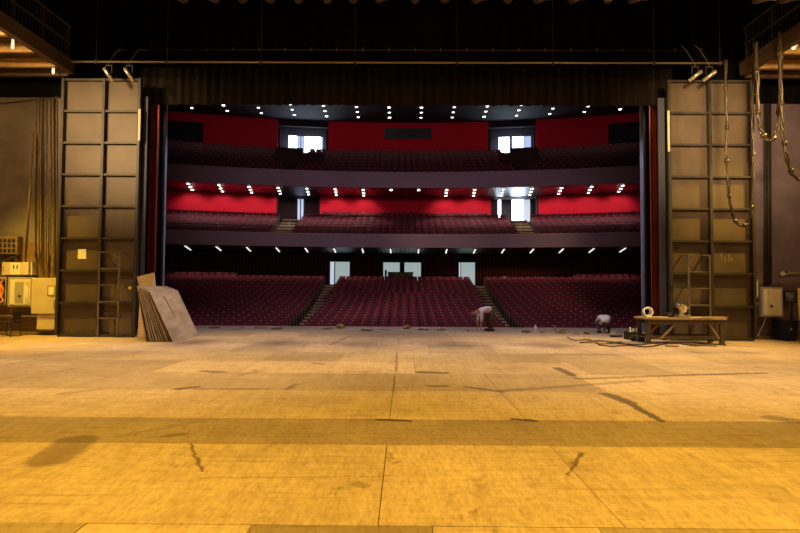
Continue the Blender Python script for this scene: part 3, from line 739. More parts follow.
MB().tube([(0, 0, .07), (-.02, .02, .2), (-.03, .05, .34)], [.06, .045, .05], 10).build('pivot_arm', 'bright_metal', n_, True)
MB().cyl((-.04, -.06, .32), (-.04, .1, .36), .085, seg=14).build('motor', 'bright_metal', n_, True)
MB().tube(spline([(-.04, -.05, .36), (-.12, -.1, .42), (-.16, -.06, .46), (-.1, 0, .45)]), .018, 8).build('handle', 'dark', n_, True)
MB().cyl((.06, -.02, .26), (.06, .0, .26), .12, seg=20).build('blade', 'pale_box', n_)
MB().box(.0, .24, -.03, .03, .28, .31).build('guard', 'beige_box', n_)
a = at(669.5, 314, 17.2)
n_ = thing('tool_case', 'small black case lying on the workbench beside the saw', 'case', (a.x, 17.3, BZ + .001))
MB().box(-.14, .14, -.12, .12, 0, .1, .012).build('body', 'dark', n_); MB().box(-.14, .14, -.12, .12, .102, .14, .012).build('lid', 'dark', n_)
MB().box(-.04, .04, -.14, -.121, .08, .1).build('clasp', 'bright_metal', n_)
a = at(657, 318, 17.1)
tag(MB().box(-.34, .34, -.05, .05, 0, .022).build('batten_strip', 'cream_metal', None), 'pale wooden strip lying on the workbench by the white coil', 'strip').location = (a.x, 17.12, BZ + .001)
a = at(715, 317, 17.3)
tag(MB().box(-.34, .34, -.14, .14, 0, .02).build('offcut_board', 'board_edge', None), 'flat board offcut lying on the workbench beyond the saw', 'board').location = (a.x, 17.3, BZ + .001)

# tool clutter beside the bench
def clutter():
    a = onfloor(631, 339.5)
    n_ = thing('tool_crate', 'black open tool crate on the floor at the end of the workbench', 'crate', (a.x + .05, a.y, 0), .1)
    MB().box(-.22, .22, -.16, .16, 0, .02).box(-.22, -.2, -.16, .16, .021, .26).box(.2, .22, -.16, .16, .021, .26).box(-.199, .199, -.16, -.14, .021, .26).box(-.199, .199, .14, .16, .021, .26).build('tray', 'dark', n_)
    MB().tube(spline([(-.2, 0, .26), (-.19, 0, .36), (0, 0, .4), (.19, 0, .36), (.2, 0, .26)]), .015, 8).build('handle', 'dark', n_, True)
    for k, (dx, h) in enumerate(((-.1, .38), (0, .33), (.11, .36))):
        o = MB().tube([(0, 0, 0), (0, 0, h * .6), (0, 0, h * .75), (0, 0, h)], [.04, .04, .02, .018], 10).build('spray_can', ['white', 'yellow', 'grey_box'][k], None, True)
        o.location = (a.x + .05 + dx, a.y - .065, .022); tag(o, ('white', 'yellow', 'grey')[k] + ' slim can standing in the black tool crate', 'can')
    a = onfloor(637, 341)
    n_ = thing('power_tool_case', 'dark low tool case on the floor under the workbench end', 'case', (a.x, a.y - .05, 0), -.2)
    MB().box(-.2, .2, -.14, .14, 0, .12, .015).build('body', 'dark', n_); MB().box(-.2, .2, -.14, .14, .122, .17, .015).build('lid', 'steel_dark', n_)
    MB().tube([(-.07, -.14, .1), (-.07, -.17, .1), (.07, -.17, .1), (.07, -.14, .1)], .012, 6).build('handle', 'bright_metal', n_)
    a = onfloor(616, 337)
    o = MB().box(-.22, .22, -.07, .07, 0, .06, .01).build('toolbox', 'dark', None); o.location = (a.x, a.y, 0); o.rotation_euler.z = .3
    tag(o, 'long dark box on the floor in front of the crouching person', 'box')
    for i, (pts, r_, m_, lab) in enumerate((
        ([(580, 343.5), (600, 341.5), (617, 344), (640, 345.5), (652, 343.5)], .02, 'cable', 'brown cable trailing on the floor from the workbench towards the stage middle'),
        ([(598, 345.5), (612, 347), (628, 346), (645, 347.5), (660, 345.5), (668, 342.5)], .016, 'conduit_dark', 'dark cable lying nearest the camera by the workbench'),
        ([(567, 337.5), (575, 341), (588, 340), (600, 344.5), (622, 342.5)], .014, 'conduit_dark', 'thin dark cable curving on the floor between the bottle and the workbench'),
        ([(655, 346), (676, 344), (694, 346.5), (712, 345), (726, 346)], .02, 'cable', 'brown cable lying along the feet of the workbench'))):
        o = MB().tube(spline([onfloor(x, y) + Vector((0, 0, r_ + .006)) for x, y in pts], 8), r_, 6).build('floor_cable', m_, None, True)
        tag(o, lab, 'cable', 'cables lying by the workbench')
    for i, (px, py, w, m_, lab) in enumerate(((590, 343, .22, 'debris', 'flat scrap of board by the trailing brown cable'), (606, 342, .15, 'board', 'pale scrap of wood on the floor behind the trailing brown cable'), (672, 346.5, .18, 'debris_dark', 'dark scrap of wood under the middle of the workbench'), (707, 346, .25, 'debris_dark', 'flat dark scrap of wood by the far foot of the workbench'), (688, 344.5, .3, 'debris_dark', 'dark plank lying under the workbench'))):
        a = onfloor(px, py); o = MB().box(-w, w, -.07, .07, 0, .03, .005).build('wood_scrap', m_, None); o.location = (a.x, a.y, .001 + (.0 if i < 4 else 0)); o.rotation_euler.z = R.uniform(-.5, .5)
        tag(o, lab, 'scrap', 'wood scraps around the workbench')
clutter()

# scraps along the front edge of the stage
SC = [(215, 328.2, 12, 2, 'the leaning boards'), (241, 328, 6, 1.5, ''), (259, 328.3, 13, 2, ''), (277.5, 329.3, 10, 2.4, ''), (329, 329, 10, 2.6, ''), (342.5, 328.3, 10, 4.2, ''),
      (366, 330.7, 10, 2, ''), (385, 330, 8, 1.2, ''), (408.5, 328.7, 9, 4.2, ''), (424, 330, 9, 1.6, ''), (443, 330.2, 9, 3, ''), (468.5, 331, 4, 1.6, ''), (526, 332.5, 7, 2.4, ''), (543, 332.6, 5, 2, ''), (575, 334, 7, 1.8, ''), (587.5, 334, 5, 2.2, '')]
heaps = ['long flat', 'tiny', 'long low', 'small torn', 'rough', 'tall', 'ragged', 'thin flat', 'peaked', 'flat', 'curled', 'very small', 'knobbly', 'small round', 'slim', 'little']
where = ['nearest the leaning boards', 'second along from the leaning boards', 'below the end of the side seats', 'just before the stalls aisle', 'just past the stalls aisle', 'beside the rough one',
         'left of the middle', 'close to the stage middle', 'at the stage middle', 'between the peaked one and the curled one', 'towards the bending person', 'just behind the bending person\'s hands', 'beside the white bottle', 'past the white bottle', 'past the angled bracket', 'next to the crouching person']
where[6] = 'a little before the stage middle'; where[11] = 'in front of the bending person'
for i, (px, py, w, h, _) in enumerate(SC):
    a = onfloor(px, py); k = a.y / F; rz = max(.02, h * k / 1.6)
    mb = MB()
    for j in range(3):
        mb.lump((R.uniform(-.35, .35) * w * k, R.uniform(-.1, .1), rz * .55), w * k * .33, .12, rz * R.uniform(.5, 1), i * 5 + j, .6)
    for q, v in enumerate(mb.v): mb.v[q] = (v[0], v[1], max(v[2], 0.001))
    o = mb.build('scrap_heap', 'debris' if i % 3 else 'debris_dark', None); o.location = (a.x, a.y, 0)
    tag(o, f'{heaps[i]} brown scrap heap on the stage edge, {where[i]}', 'scrap', 'scraps along the stage edge')
a = onfloor(535.5, 331.5)
n_ = thing('plastic_bottle', 'small white bottle standing among scraps near the stage edge', 'bottle', (a.x, a.y, 0))
MB().tube([(0, 0, 0), (0, 0, .17), (0, 0, .21), (0, 0, .25)], [.06, .062, .03, .028], 12).build('body', 'white', n_, True)
MB().cyl((0, 0, .25), (0, 0, .28), .032, seg=10).build('cap', 'grey_box', n_)
a = onfloor(560, 333.5)
n_ = thing('angled_bracket', 'bent brown bracket lying upturned on the stage edge past the bottle', 'bracket', (a.x, a.y, 0))
MB().bar((-.16, 0, .03), (.22, 0, .035), .05, .05).build('foot', 'debris', n_); MB().bar((-.15, 0, .06), (-.2, 0, .3), .05, .05).build('arm', 'debris', n_)
MB().bar((-.02, .02, .085), (.2, .05, .12), .05, .04).build('strut', 'debris_dark', n_)

# ------------------------------------------------------------------ people
def skinmesh(name, V, E, root, m, parent, sub=2):
    me = bpy.data.meshes.new(name); me.from_pydata([v[:3] for v in V], E, [])
    o = bpy.data.objects.new(name, me); COL.objects.link(o)
    sk = o.modifiers.new('skin', 'SKIN'); sk.use_smooth_shade = True
    for i, v in enumerate(V):
        r_ = v[3]; d = me.skin_vertices[0].data[i]; d.radius = (r_, r_) if not isinstance(r_, tuple) else r_; d.use_root = (i == root)
    sb = o.modifiers.new('subdivision', 'SUBSURF'); sb.levels = sub; sb.render_levels = sub
    dg = bpy.context.evaluated_depsgraph_get(); ev = o.evaluated_get(dg)
    nm = bpy.data.meshes.new_from_object(ev); nm.name = name
    bpy.data.objects.remove(o)
    o = bpy.data.objects.new(name, nm); COL.objects.link(o); nm.materials.clear(); nm.materials.append(MT[m])
    for p_ in nm.polygons: p_.use_smooth = True
    if parent: o.parent = parent
    return o
def person(name, label, loc, rz, J, shirt, trous, sleeves_long=True):
    """J: joints in local metres, facing -X"""
    t = thing(name, label, 'person', loc, rz)
    V = []; E = []; ix = {}
    def add(k, p, r_, par=None):
        ix[k] = len(V); V.append((*p, r_))
        if par is not None: E.append((ix[par], ix[k]))
    add('pelvis', J['pelvis'], .095); add('belly', J['belly'], .09, 'pelvis'); add('chest', J['chest'], .10, 'belly')
    add('neckb', J['neckb'], .075, 'chest'); add('neck', J['neck'], .055, 'neckb'); hd = Vector(J['head'])
    nk = Vector(J['neck']); dv = (hd - nk).normalized()
    add('jaw', nk + dv * .07, .07, 'neck'); add('head', hd, .098, 'jaw'); add('crown', hd + dv * .09, .07, 'head')
    for s in ('l', 'r'):
        add('sh' + s, J['sh' + s], .068, 'chest'); add('el' + s, J['el' + s], .045, 'sh' + s); add('wr' + s, J['wr' + s], .03, 'el' + s)
        w = Vector(J['wr' + s]); h = Vector(J['hand' + s]); add('pa' + s, w + (h - w) * .5, .036, 'wr' + s)
        add('hip' + s, J['hip' + s], .095, 'pelvis'); add('kn' + s, J['kn' + s], .062, 'hip' + s); add('an' + s, J['an' + s], .042, 'kn' + s)
        add('to' + s, J['to' + s], .036, 'an' + s)
    body = skinmesh('body', V, E, 0, 'skin', t)
    # fingers
    for s in ('l', 'r'):
        w = Vector(J['wr' + s]); h = Vector(J['hand' + s]); d = (h - w).normalized(); side = d.cross(Vector((0, 0, 1)) if abs(d.z) < .8 else Vector((1, 0, 0))).normalized(); cur = side.cross(d)
        pm = w + (h - w) * .55; fm = MB()
        for q, (o_, ln) in enumerate(((-.028, .075), (-.01, .085), (.01, .08), (.027, .062))):
            a0 = pm + side * o_; fm.tube([a0, a0 + d * ln * .5, a0 + d * ln * .8 + cur * .012, a0 + d * ln + cur * .03], [.011, .010, .009, .006], 7)
        a0 = w + (h - w) * .25 + side * .03; fm.tube([a0, a0 + side * .025 + d * .03, a0 + side * .03 + d * .06 + cur * .01], [.013, .011, .008], 7)
        fm.build('fingers', 'skin', t, True)
    # hair, ears, nose
    fx = Vector(J.get('face', (-1, 0, 0))).normalized()
    hm = MB().lump(hd + dv * .035 - fx * .02, .108, .103, .105, 2, .05).build('hair', 'hair', t, True)
    fm = MB(); sd = dv.cross(fx).normalized()
    fm.lump(hd + fx * .105 - dv * .01, .018, .018, .022, 1, .1)
    for q in (-1, 1): fm.lump(hd + sd * (.095 * q) - dv * .005, .02, .02, .03, 1, .1)
    fm.build('face', 'skin', t, True)
    em = MB()
    for q in (-1, 1): em.lump(hd + fx * .094 + sd * (.034 * q) + dv * .015, .011, .011, .011, 1, 0, 1)
    em.build('eyes', 'hair', t, True)
    # shirt
    V2 = []; E2 = []; ix2 = {}
    def add2(k, p, r_, par=None):
        ix2[k] = len(V2); V2.append((*p, r_))
        if par is not None: E2.append((ix2[par], ix2[k]))
    pe, be = Vector(J['pelvis']), Vector(J['belly'])
    add2('hem', pe + (be - pe) * .05, .15); add2('belly', J['belly'], .15, 'hem'); add2('chest', J['chest'], .155, 'belly'); add2('nb', Vector(J['chest']) + (Vector(J['neckb']) - Vector(J['chest'])) * .8, .09, 'chest')
    for s in ('l', 'r'):
        add2('sh' + s, J['sh' + s], .088, 'chest'); a0, b0 = Vector(J['sh' + s]), Vector(J['el' + s])
        if sleeves_long:
            add2('el' + s, b0, .062, 'sh' + s); c0 = Vector(J['wr' + s]); add2('cu' + s, b0 + (c0 - b0) * .35, .055, 'el' + s)
        else: add2('sl' + s, a0 + (b0 - a0) * .65, .075, 'sh' + s)
    skinmesh('shirt', V2, E2, 0, shirt, t)
    V2.clear(); E2.clear(); ix2.clear()
    add2('wa', pe + (be - pe) * .35, .115); add2('pe', pe, .125, 'wa')
    for s in ('l', 'r'):
        a0, k0, n0 = Vector(J['hip' + s]), Vector(J['kn' + s]), Vector(J['an' + s])
        add2('h' + s, a0, .112, 'pe'); add2('k' + s, k0, .084, 'h' + s); add2('m' + s, k0 + (n0 - k0) * .5, .075, 'k' + s); add2('c' + s, k0 + (n0 - k0) * .93, .066, 'm' + s)
    skinmesh('trousers', V2, E2, 0, trous, t)
    for s in ('l', 'r'):
        n0, t0 = Vector(J['an' + s]), Vector(J['to' + s]); d = (t0 - n0); d.z = 0; d.normalize()
        mb = MB(); A = Vector((n0.x, n0.y, 0)) - d * .07
        mb.tube([A + Vector((0, 0, .05)), A + d * .05 + Vector((0, 0, .055)), A + d * .17 + Vector((0, 0, .05)), A + d * .27 + Vector((0, 0, .04)), A + d * .3 + Vector((0, 0, .035))], [.035, .05, .05, .042, .022], 10)
        for q, v in enumerate(mb.v): mb.v[q] = (v[0], v[1], max(v[2], 0))
        mb.build('shoe', 'shoe', t, True)
    return t
f1 = onfloor(488.5, 331.2)
J = dict(pelvis=(.13, 0, .78), belly=(-.02, 0, .86), chest=(-.24, 0, .85), neckb=(-.40, 0, .78), neck=(-.46, 0, .74), head=(-.57, 0, .66), face=(-.55, 0, -.85),
         shl=(-.32, .2, .76), shr=(-.32, -.2, .76), ell=(-.36, .23, .47), elr=(-.33, -.22, .46), wrl=(-.40, .14, .22), wrr=(-.34, -.18, .21), handl=(-.44, .1, .05), handr=(-.36, -.16, .04),
         hipl=(.12, .1, .74), hipr=(.14, -.1, .74), knl=(-.04, .13, .42), knr=(.03, -.12, .42), anl=(.09, .13, .08), anr=(.13, -.12, .08), tol=(-.08, .15, .035), tor=(-.04, -.14, .035))
person('person', 'person in a lilac shirt and dark trousers bending to the floor at the stage edge', (f1.x, f1.y, 0), .1, J, 'shirt_lilac', 'trousers', True)
f2 = onfloor(605, 333.0)
J = dict(pelvis=(.08, 0, .34), belly=(.01, 0, .46), chest=(-.12, 0, .58), neckb=(-.25, 0, .62), neck=(-.32, 0, .60), head=(-.43, 0, .53), face=(-.6, 0, -.8),
         shl=(-.17, .18, .57), shr=(-.17, -.18, .57), ell=(-.36, .22, .36), elr=(-.34, -.22, .35), wrl=(-.5, .14, .16), wrr=(-.48, -.12, .15), handl=(-.57, .1, .05), handr=(-.56, -.08, .045),
         hipl=(.06, .1, .31), hipr=(.06, -.1, .31), knl=(-.22, .16, .40), knr=(-.16, -.25, .42), anl=(.0, .15, .08), anr=(.05, -.2, .08), tol=(-.17, .17, .035), tor=(-.11, -.24, .035))
person('person', 'crouching person in a white shirt seen from behind near the workbench', (f2.x, f2.y, 0), math.radians(-97), J, 'shirt_white', 'trousers_grey', True)
tl_ = onfloor(613, 333.8)
o = MB().box(-.1, .1, -.05, .05, 0, .07, .01).build('hand_tool', 'white', None); o.location = (tl_.x, tl_.y, 0); tag(o, 'small pale tool lying on the floor beside the crouching person', 'tool')

# ------------------------------------------------------------------ auditorium
YC = -12.0
def arc(r, a, z=0): return (r * math.sin(a), YC + r * math.cos(a), z)
def arcbox(mb, r0, r1, a0, a1, z0, z1, n=None, z0b=None, z1b=None):
    """block between two radii and two angles; z0b/z1b: heights at the outer radius"""
    n = n or max(1, int(abs(a1 - a0) / .02)); z0b = z0 if z0b is None else z0b; z1b = z1 if z1b is None else z1b
    vs = []
    for i in range(n + 1):
        a = a0 + (a1 - a0) * i / n; vs += [arc(r0, a, z0), arc(r1, a, z0b), arc(r1, a, z1b), arc(r0, a, z1)]
    fs = [(0, 1, 2, 3), (4 * n + 3, 4 * n + 2, 4 * n + 1, 4 * n)]
    for i in range(n):
        k = 4 * i
        for j in range(4): fs.append((k + j, k + 4 + j, k + 4 + (j + 1) % 4, k + (j + 1) % 4))
    return mb.add(vs, fs)
AM = .42
def ang(X, r): return math.asin(max(-1, min(1, X / r)))

# stalls
NR = 19
ST = []; z = -.95
for i in range(NR):
    ST.append((39.3 + .95 * i, z)); z += .088 + .0068 * i
mb = MB(); 
for i, (r, z) in enumerate(ST): arcbox(mb, r - .42, r + .53, -AM, AM, -1.6, z)
rb = ST[-1][0] + .53; zback = 1.92
arcbox(mb, rb, 60.2, -AM, AM, -1.6, zback)
mb.build('floor_stalls', 'carpet', kind='structure')
struct('floor_pit', 'carpet', -20, 20, EDGE + .15, 32, -1.8, -1.62)
# aisle treads
mb = MB(); n1 = []
for i, (r, z) in enumerate(ST):
    for s in (-1, 1):
        e0 = 4.95 + .02 * (r - 39.3); e1 = 5.75 + .03 * (r - 39.3)
        zn = ST[i + 1][1] if i + 1 < NR else zback
        a0, a1 = sorted((s * ang(e0, r), s * ang(e1, r)))
        mb.m = 0; arcbox(mb, r - .40, r + .52, a0, a1, z + .001, z + .012, 2)
        arcbox(mb, r + .04, r + .52, a0, a1, z + .012, (z + zn) / 2 + .01, 2)
        mb.m = 1; arcbox(mb, r - .42, r - .36, a0, a1, z - .05, z + .02, 2); arcbox(mb, r + .02, r + .06, a0, a1, (z + zn) / 2 - .05, (z + zn) / 2 + .016, 2)
mb.build('floor_aisle_steps', ['brown_wood', 'nosing'], kind='structure')

# seat prototype (faces -Y)
def seat_parts():
    back = MB(); m = Matrix.Translation((0, .10, .42)) @ Matrix.Rotation(math.radians(-14), 4, 'X')
    back.box(-.205, .205, -.04, .05, 0, .46, .03, m)
    seat = MB(); m = Matrix.Translation((0, -.10, .36)) @ Matrix.Rotation(math.radians(-16), 4, 'X')
    seat.box(-.215, .215, -.05, .05, 0, .34, .03, m)
    side = [MB().box(sx * .228, sx * .248, -.16, .14, 0, .56) for sx in (-1, 1)]
    rest = [MB().box(sx * .228, sx * .250, -.22, .12, .562, .60, .006) for sx in (-1, 1)]
    plate = MB(); m = Matrix.Translation((0, .10, .42)) @ Matrix.Rotation(math.radians(-14), 4, 'X')
    plate.box(-.035, .035, -.046, -.041, .43, .455, 0, m)
    shell = MB(); m = Matrix.Translation((0, .10, .42)) @ Matrix.Rotation(math.radians(-14), 4, 'X')
    shell.box(-.225, .225, .052, .075, -.08, .505, 0, m)
    return back, seat, side, rest, plate, shell
EP = MB().box(-.015, .015, -.26, .2, 0, .80)

seats = []     # (level, row, block, idx, n, X, Y, Z, rot, end side)
def fill(level, row, r, z, cedge, sedge, lim, pitch=.515):
    st = pitch / r
    n = int(2 * ang(cedge, r) / st)
    for k in range(n):
        a = (k - (n - 1) / 2) * st
        seats.append((level, row, 'c', k, n, arc(r, a, z), a, (k == 0) * -1 + (k == n - 1) * 1))
    for s in (-1, 1):
        a = ang(sedge, r) + st / 2; k = 0
        while True:
            x, y, _ = arc(r, a)
            if x / y > lim: break
            seats.append((level, row, 'l' if s < 0 else 'r', k, 0, (s * x, y, z), s * a, -s if k == 0 else 0)); k += 1; a += st
for i, (r, z) in enumerate(ST):
    e0 = 4.95 + .02 * (r - 39.3); e1 = 5.78 + .03 * (r - 39.3)
    fill('s', i, r, z, e0 - .02, e1, .452 if i < 8 else .46)
fill('s', 19, ST[-1][0] + .95, ST[-1][1] + .24, 0.0, 13.2, .46)
# lower balcony and upper balcony
B1 = [(50.95 + .9 * j, 4.6 + .33 * j) for j in range(8)]
B2 = [(52.95 + .9 * j, 9.1 + .455 * j) for j in range(9)]
for j, (r, z) in enumerate(B1): fill('b', j, r, z, 8.05 if j < 7 else 6.8, 9.3 + .08 * j if j < 7 else 40, .46)
for j, (r, z) in enumerate(B2): fill('u', j, r, z, 8.4, 9.6, .46)
indiv = [q for q in seats if q[0] == 's'][:300]
stuffed = seats[300:] if seats[:300] == indiv else [q for q in seats if q not in indiv]
pb, psq, psd, prs, ppl, psh = seat_parts()
proto = None
endmesh = None
for (lv, row, blk, k, n, p, a, end) in indiv:
    if blk == 'c':
        k2 = k + 1; 
        if k2 <= (n + 1) // 2: pos = f'{ORD[k]} from the aisle toward the leaning boards'
        else: pos = f'{ORD[n - 1 - k]} from the aisle toward the workbench'
        lab = f'red seat, {ORD[row]} row of centre block, {pos}'
    else:
        lab = f'red seat in {ORD[row]} row, {ORD[k]} outward from the aisle on the {"leaning-boards" if blk == "l" else "workbench"} side'
    grp = 'red tip-up seats in the front stalls rows'
    if proto is None:
        proto = thing('theatre_seat', lab, 'seat', p, -a, grp)
        pb.build('backrest', 'seat_red', proto, True); psq.build('seat', 'seat_side', proto, True)
        psh.build('back_shell', 'seat_side', proto)
        for q in (0, 1):
            psd[q].build('side_panel', 'seat_side', proto); prs[q].build('armrest', 'armrest', proto)
        ppl.build('number_plate', 'plate', proto)
        o = proto
    else: o = dup(proto, p, -a, lab, grp)
    if end and blk != 'x':
        # dup copies proto's children; the proto is itself an end seat with no panel child until here
        if endmesh is None:
            tmp = EP.build('end_panel', 'brown_wood'); endmesh = tmp.data; bpy.data.objects.remove(tmp)
        e = bpy.data.objects.new('end_panel', endmesh); COL.objects.link(e); e.parent = o; e.location = (end * .269, 0, 0)
        if o is proto: first_end = e; e.parent = None
first_end.parent = proto

# all further seats as one mass: same shape, lighter mesh
def chamfer(mtx, hx, y0, y1, h, b):
    P = [(-hx, y0, 0), (hx, y0, 0), (hx, y1, 0), (-hx, y1, 0), (-hx, y0, h - b), (hx, y0, h - b), (hx, y1, h - b), (-hx, y1, h - b), (-hx + b, y0 + b * .4, h), (hx - b, y0 + b * .4, h), (hx - b, y1 - b * .4, h), (-hx + b, y1 - b * .4, h)]
    Fs = [(0, 1, 5, 4), (1, 2, 6, 5), (2, 3, 7, 6), (3, 0, 4, 7), (4, 5, 9, 8), (5, 6, 10, 9), (6, 7, 11, 10), (7, 4, 8, 11), (8, 9, 10, 11)]
    return [mtx @ Vector(p_) for p_ in P], Fs
low = MB()
low.m = 0; low.add(*chamfer(Matrix.Translation((0, .10, .42)) @ Matrix.Rotation(math.radians(-14), 4, 'X'), .205, -.04, .05, .46, .04))
low.m = 1; low.box(-.225, .225, .052, .075, -.08, .505, 0, Matrix.Translation((0, .10, .42)) @ Matrix.Rotation(math.radians(-14), 4, 'X'))
low.add(*chamfer(Matrix.Translation((0, -.10, .36)) @ Matrix.Rotation(math.radians(-16), 4, 'X'), .215, -.05, .05, .34, .03))
low.m = 1; low.box(.228, .248, -.16, .14, 0, .56)
low.m = 2; low.box(.215, .262, -.22, .12, .562, .60)
low.m = 3; low.box(-.035, .035, -.046, -.041, .43, .455, 0, Matrix.Translation((0, .10, .42)) @ Matrix.Rotation(math.radians(-14), 4, 'X'))
big = MB()
for (lv, row, blk, k, n, p, a, end) in stuffed:
    c, s_ = math.cos(-a), math.sin(-a); o = len(big.v)
    big.v += [(p[0] + x * c - y * s_, p[1] + x * s_ + y * c, p[2] + z) for x, y, z in low.v]
    big.f += [tuple(i + o for i in q) for q in low.f]; big.mi += low.mi
    if end:
        big.m = 4; o = len(big.v); ex = end * .269
        big.v += [(p[0] + (x + ex) * c - y * s_, p[1] + (x + ex) * s_ + y * c, p[2] + z) for x, y, z in EP.v]
        big.f += [tuple(i + o for i in q) for q in EP.f]; big.mi += [4] * len(EP.f)
o = big.build('theatre_seat_mass', ['seat_red', 'seat_side', 'armrest', 'plate', 'brown_wood'], kind='stuff')
tag(o, 'remaining rows of red theatre seats further back and on both balconies', 'seats', kind='stuff')
print('SEATS', len(indiv), len(stuffed))

# stalls rear wall with openings
def wallruns(name, m, r0, r1, spans, z0, z1):
    mb = MB()
    for a, b in spans: arcbox(mb, r0, r1, a, b, z0, z1)
    return mb.build(name, m, kind='structure')
RW = 59.5
def A(px, Yd, r):      # angle on radius r for a picture column
    return ang(at(px, 288, Yd).x, r)
d1, d2 = A(329.5, 47.4, RW), A(351, 47.4, RW); w1, w2 = A(382, 47.5, RW), A(422, 47.5, RW); d3, d4 = A(458, 47.4, RW), A(475.5, 47.4, RW)
wallruns('wall_stalls_rear', 'slat_red', RW, RW + .3, ((-AM, d1), (d2, w1), (w2, d3), (d4, AM)), zback, 4.455)
mb = MB(); 
for a, b in ((d1, d2), (w1, w2), (d3, d4)): arcbox(mb, RW, RW + .3, a, b, 3.88, 4.455)
mb.build('wall_stalls_lintel', 'house_dark', kind='structure')
mb = MB(); arcbox(mb, RW, RW + .3, w1, w2, zback, 2.25); mb.build('wall_booth_sill', 'house_dark', kind='structure')
def opening(name, a0, a1, r, z0, z1, panes, bars=(), fr=.06, fm='door_metal'):
    """a framed glazed opening: panes = [(t0,t1,material)], all fractions of the width"""
    f = MB(); w = (a1 - a0)
    fa = fr / r
    arcbox(f, r + .05, r + .18, a0, a0 + fa, z0, z1, 1); arcbox(f, r + .05, r + .18, a1 - fa, a1, z0, z1, 1)
    arcbox(f, r + .05, r + .18, a0 + fa, a1 - fa, z1 - fr, z1, 2)
    for t in bars: arcbox(f, r + .05, r + .18, a0 + w * t - fa / 2, a0 + w * t + fa / 2, z0, z1 - fr, 1)
    o = f.build(name, fm, kind='structure')
    for t0, t1, m_, *zz in panes:
        g = MB(); arcbox(g, r + .10, r + .13, a0 + w * t0, a0 + w * t1, zz[0] if zz else z0, zz[1] if zz else z1 - fr, 2)
        g.build('pane' if 'leaf' not in m_ else 'door_leaf', m_, o)
    return o
o = opening('door_1', d1, d2, RW, zback, 3.9, [(.04, .22, 'foyer_bright'), (.27, .93, 'foyer')], (.245,))
o = opening('window_1', w1, w2, RW, 2.25, 3.9, [(.03, .44, 'foyer'), (.56, .97, 'foyer')], (.46, .54), .08)
o = opening('door_2', d3, d4, RW, zback, 3.9, [(.05, .13, 'foyer_bright'), (.16, .95, 'foyer')], (.15,))
# control desk behind the centre block
pa, pb_ = at(388, 272, 45.6), at(413, 272, 45.6)
t = thing('control_desk', 'brown control desk behind the last centre row of stalls', 'desk', ((pa.x + pb_.x) / 2, 45.6, zback))
hx = (pb_.x - pa.x) / 2
MB().box(-hx, hx, -.3, .3, 0, pa.z - zback - .05, .01).build('cabinet', 'desk', t); MB().box(-hx - .06, hx + .06, -.36, .36, pa.z - zback - .045, pa.z - zback, .01).build('desk_top', 'desk', t)
MB().box(-hx - .1 - .16, -hx - .1, -.05, .05, 0, pa.z - zback + .16).build('monitor_post', 'dark', t)
pa, pb_ = at(502, 276.5, 45.3), at(507, 278.6, 45.3)
t = thing('white_case', 'small white case on a stand behind the last seat row, workbench side', 'case', ((pa.x + pb_.x) / 2, 45.4, zback))
MB().box(-.22, .22, -.1, .1, pb_.z - zback, pa.z - zback, .02).build('case', 'white', t); MB().box(-.03, .03, -.03, .03, 0, pb_.z - zback).build('stand', 'dark', t)

# lower balcony
zp0, zp1 = 4.40, 5.24
mb = MB(); arcbox(mb, 50.0, 50.18, -AM, AM, zp0, zp1); mb.build('balcony_parapet_wall', 'parapet', kind='structure')
mb = MB(); arcbox(mb, 49.95, 50.24, -AM, AM, zp1 + .001, zp1 + .07); mb.build('trim_1', 'cap', kind='structure')
mb = MB(); arcbox(mb, 50.19, 60.2, -AM, AM, 4.46, 4.52, None, 4.54, 4.60); mb.build('ceiling_stalls', 'soffit', kind='structure')
mb = MB(); 
for j, (r, z) in enumerate(B1): arcbox(mb, r - .42 if j else 50.19, r + .48, -AM, AM, max(z - .3, 4.585), z)
arcbox(mb, B1[-1][0] + .48, 61.5, -AM, AM, B1[-1][1] - .3, B1[-1][1] + .02)
mb.build('floor_balcony', 'carpet', kind='structure')
mb = MB()
for lvl, ee in ((B1, (8.12, 9.25)), (B2, (8.45, 9.55))):
    for j, (r, z) in enumerate(lvl):
        rise = (lvl[1][1] - lvl[0][1])
        for s in (-1, 1):
            a0, a1 = sorted((s * ang(ee[0], r), s * ang(ee[1] + (.07 * j if lvl is B1 else 0), r)))
            mb.m = 0; arcbox(mb, r + .05, r + .47, a0, a1, z + .001, z + rise / 2, 2)
            mb.m = 1; arcbox(mb, r + .02, r + .06, a0, a1, z + rise / 2 - .03, z + rise / 2 + .015, 2); arcbox(mb, r - .42, r - .37, a0, a1, z - .03, z + .02, 2)
mb.build('floor_balcony_steps', ['brown_wood', 'nosing'], kind='structure')
RB = 58.2
v1, v2 = A(277, 45.9, RB), A(320, 46.2, RB); v3, v4 = A(490, 46.2, RB), A(537, 45.9, RB)
bo0, bo1 = A(376, 46.2, RB), A(431, 46.2, RB)
mb = MB()
for a, b in ((-AM, v1), (v2, v3), (v4, AM)): arcbox(mb, RB, RB + .3, a, b, B1[-1][1] - .2, 9.35)
mb.build('wall_balcony_rear', 'red_wall', kind='structure')
mb = MB()
for a, b in ((v1, v2), (v3, v4)):
    arcbox(mb, RB + 1.9, RB + 2.1, a - .01, b + .01, B1[-1][1] - .2, 9.35)
    for e, q in ((a, 1), (b, -1)): arcbox(mb, RB + .31, RB + 1.9, e - .003, e + .003, B1[-1][1] - .2, 9.35, 1)
    arcbox(mb, RB + .31, RB + 1.9, a, b, 9.15, 9.35)
mb.build('wall_balcony_lobby', 'dark_red', kind='structure')
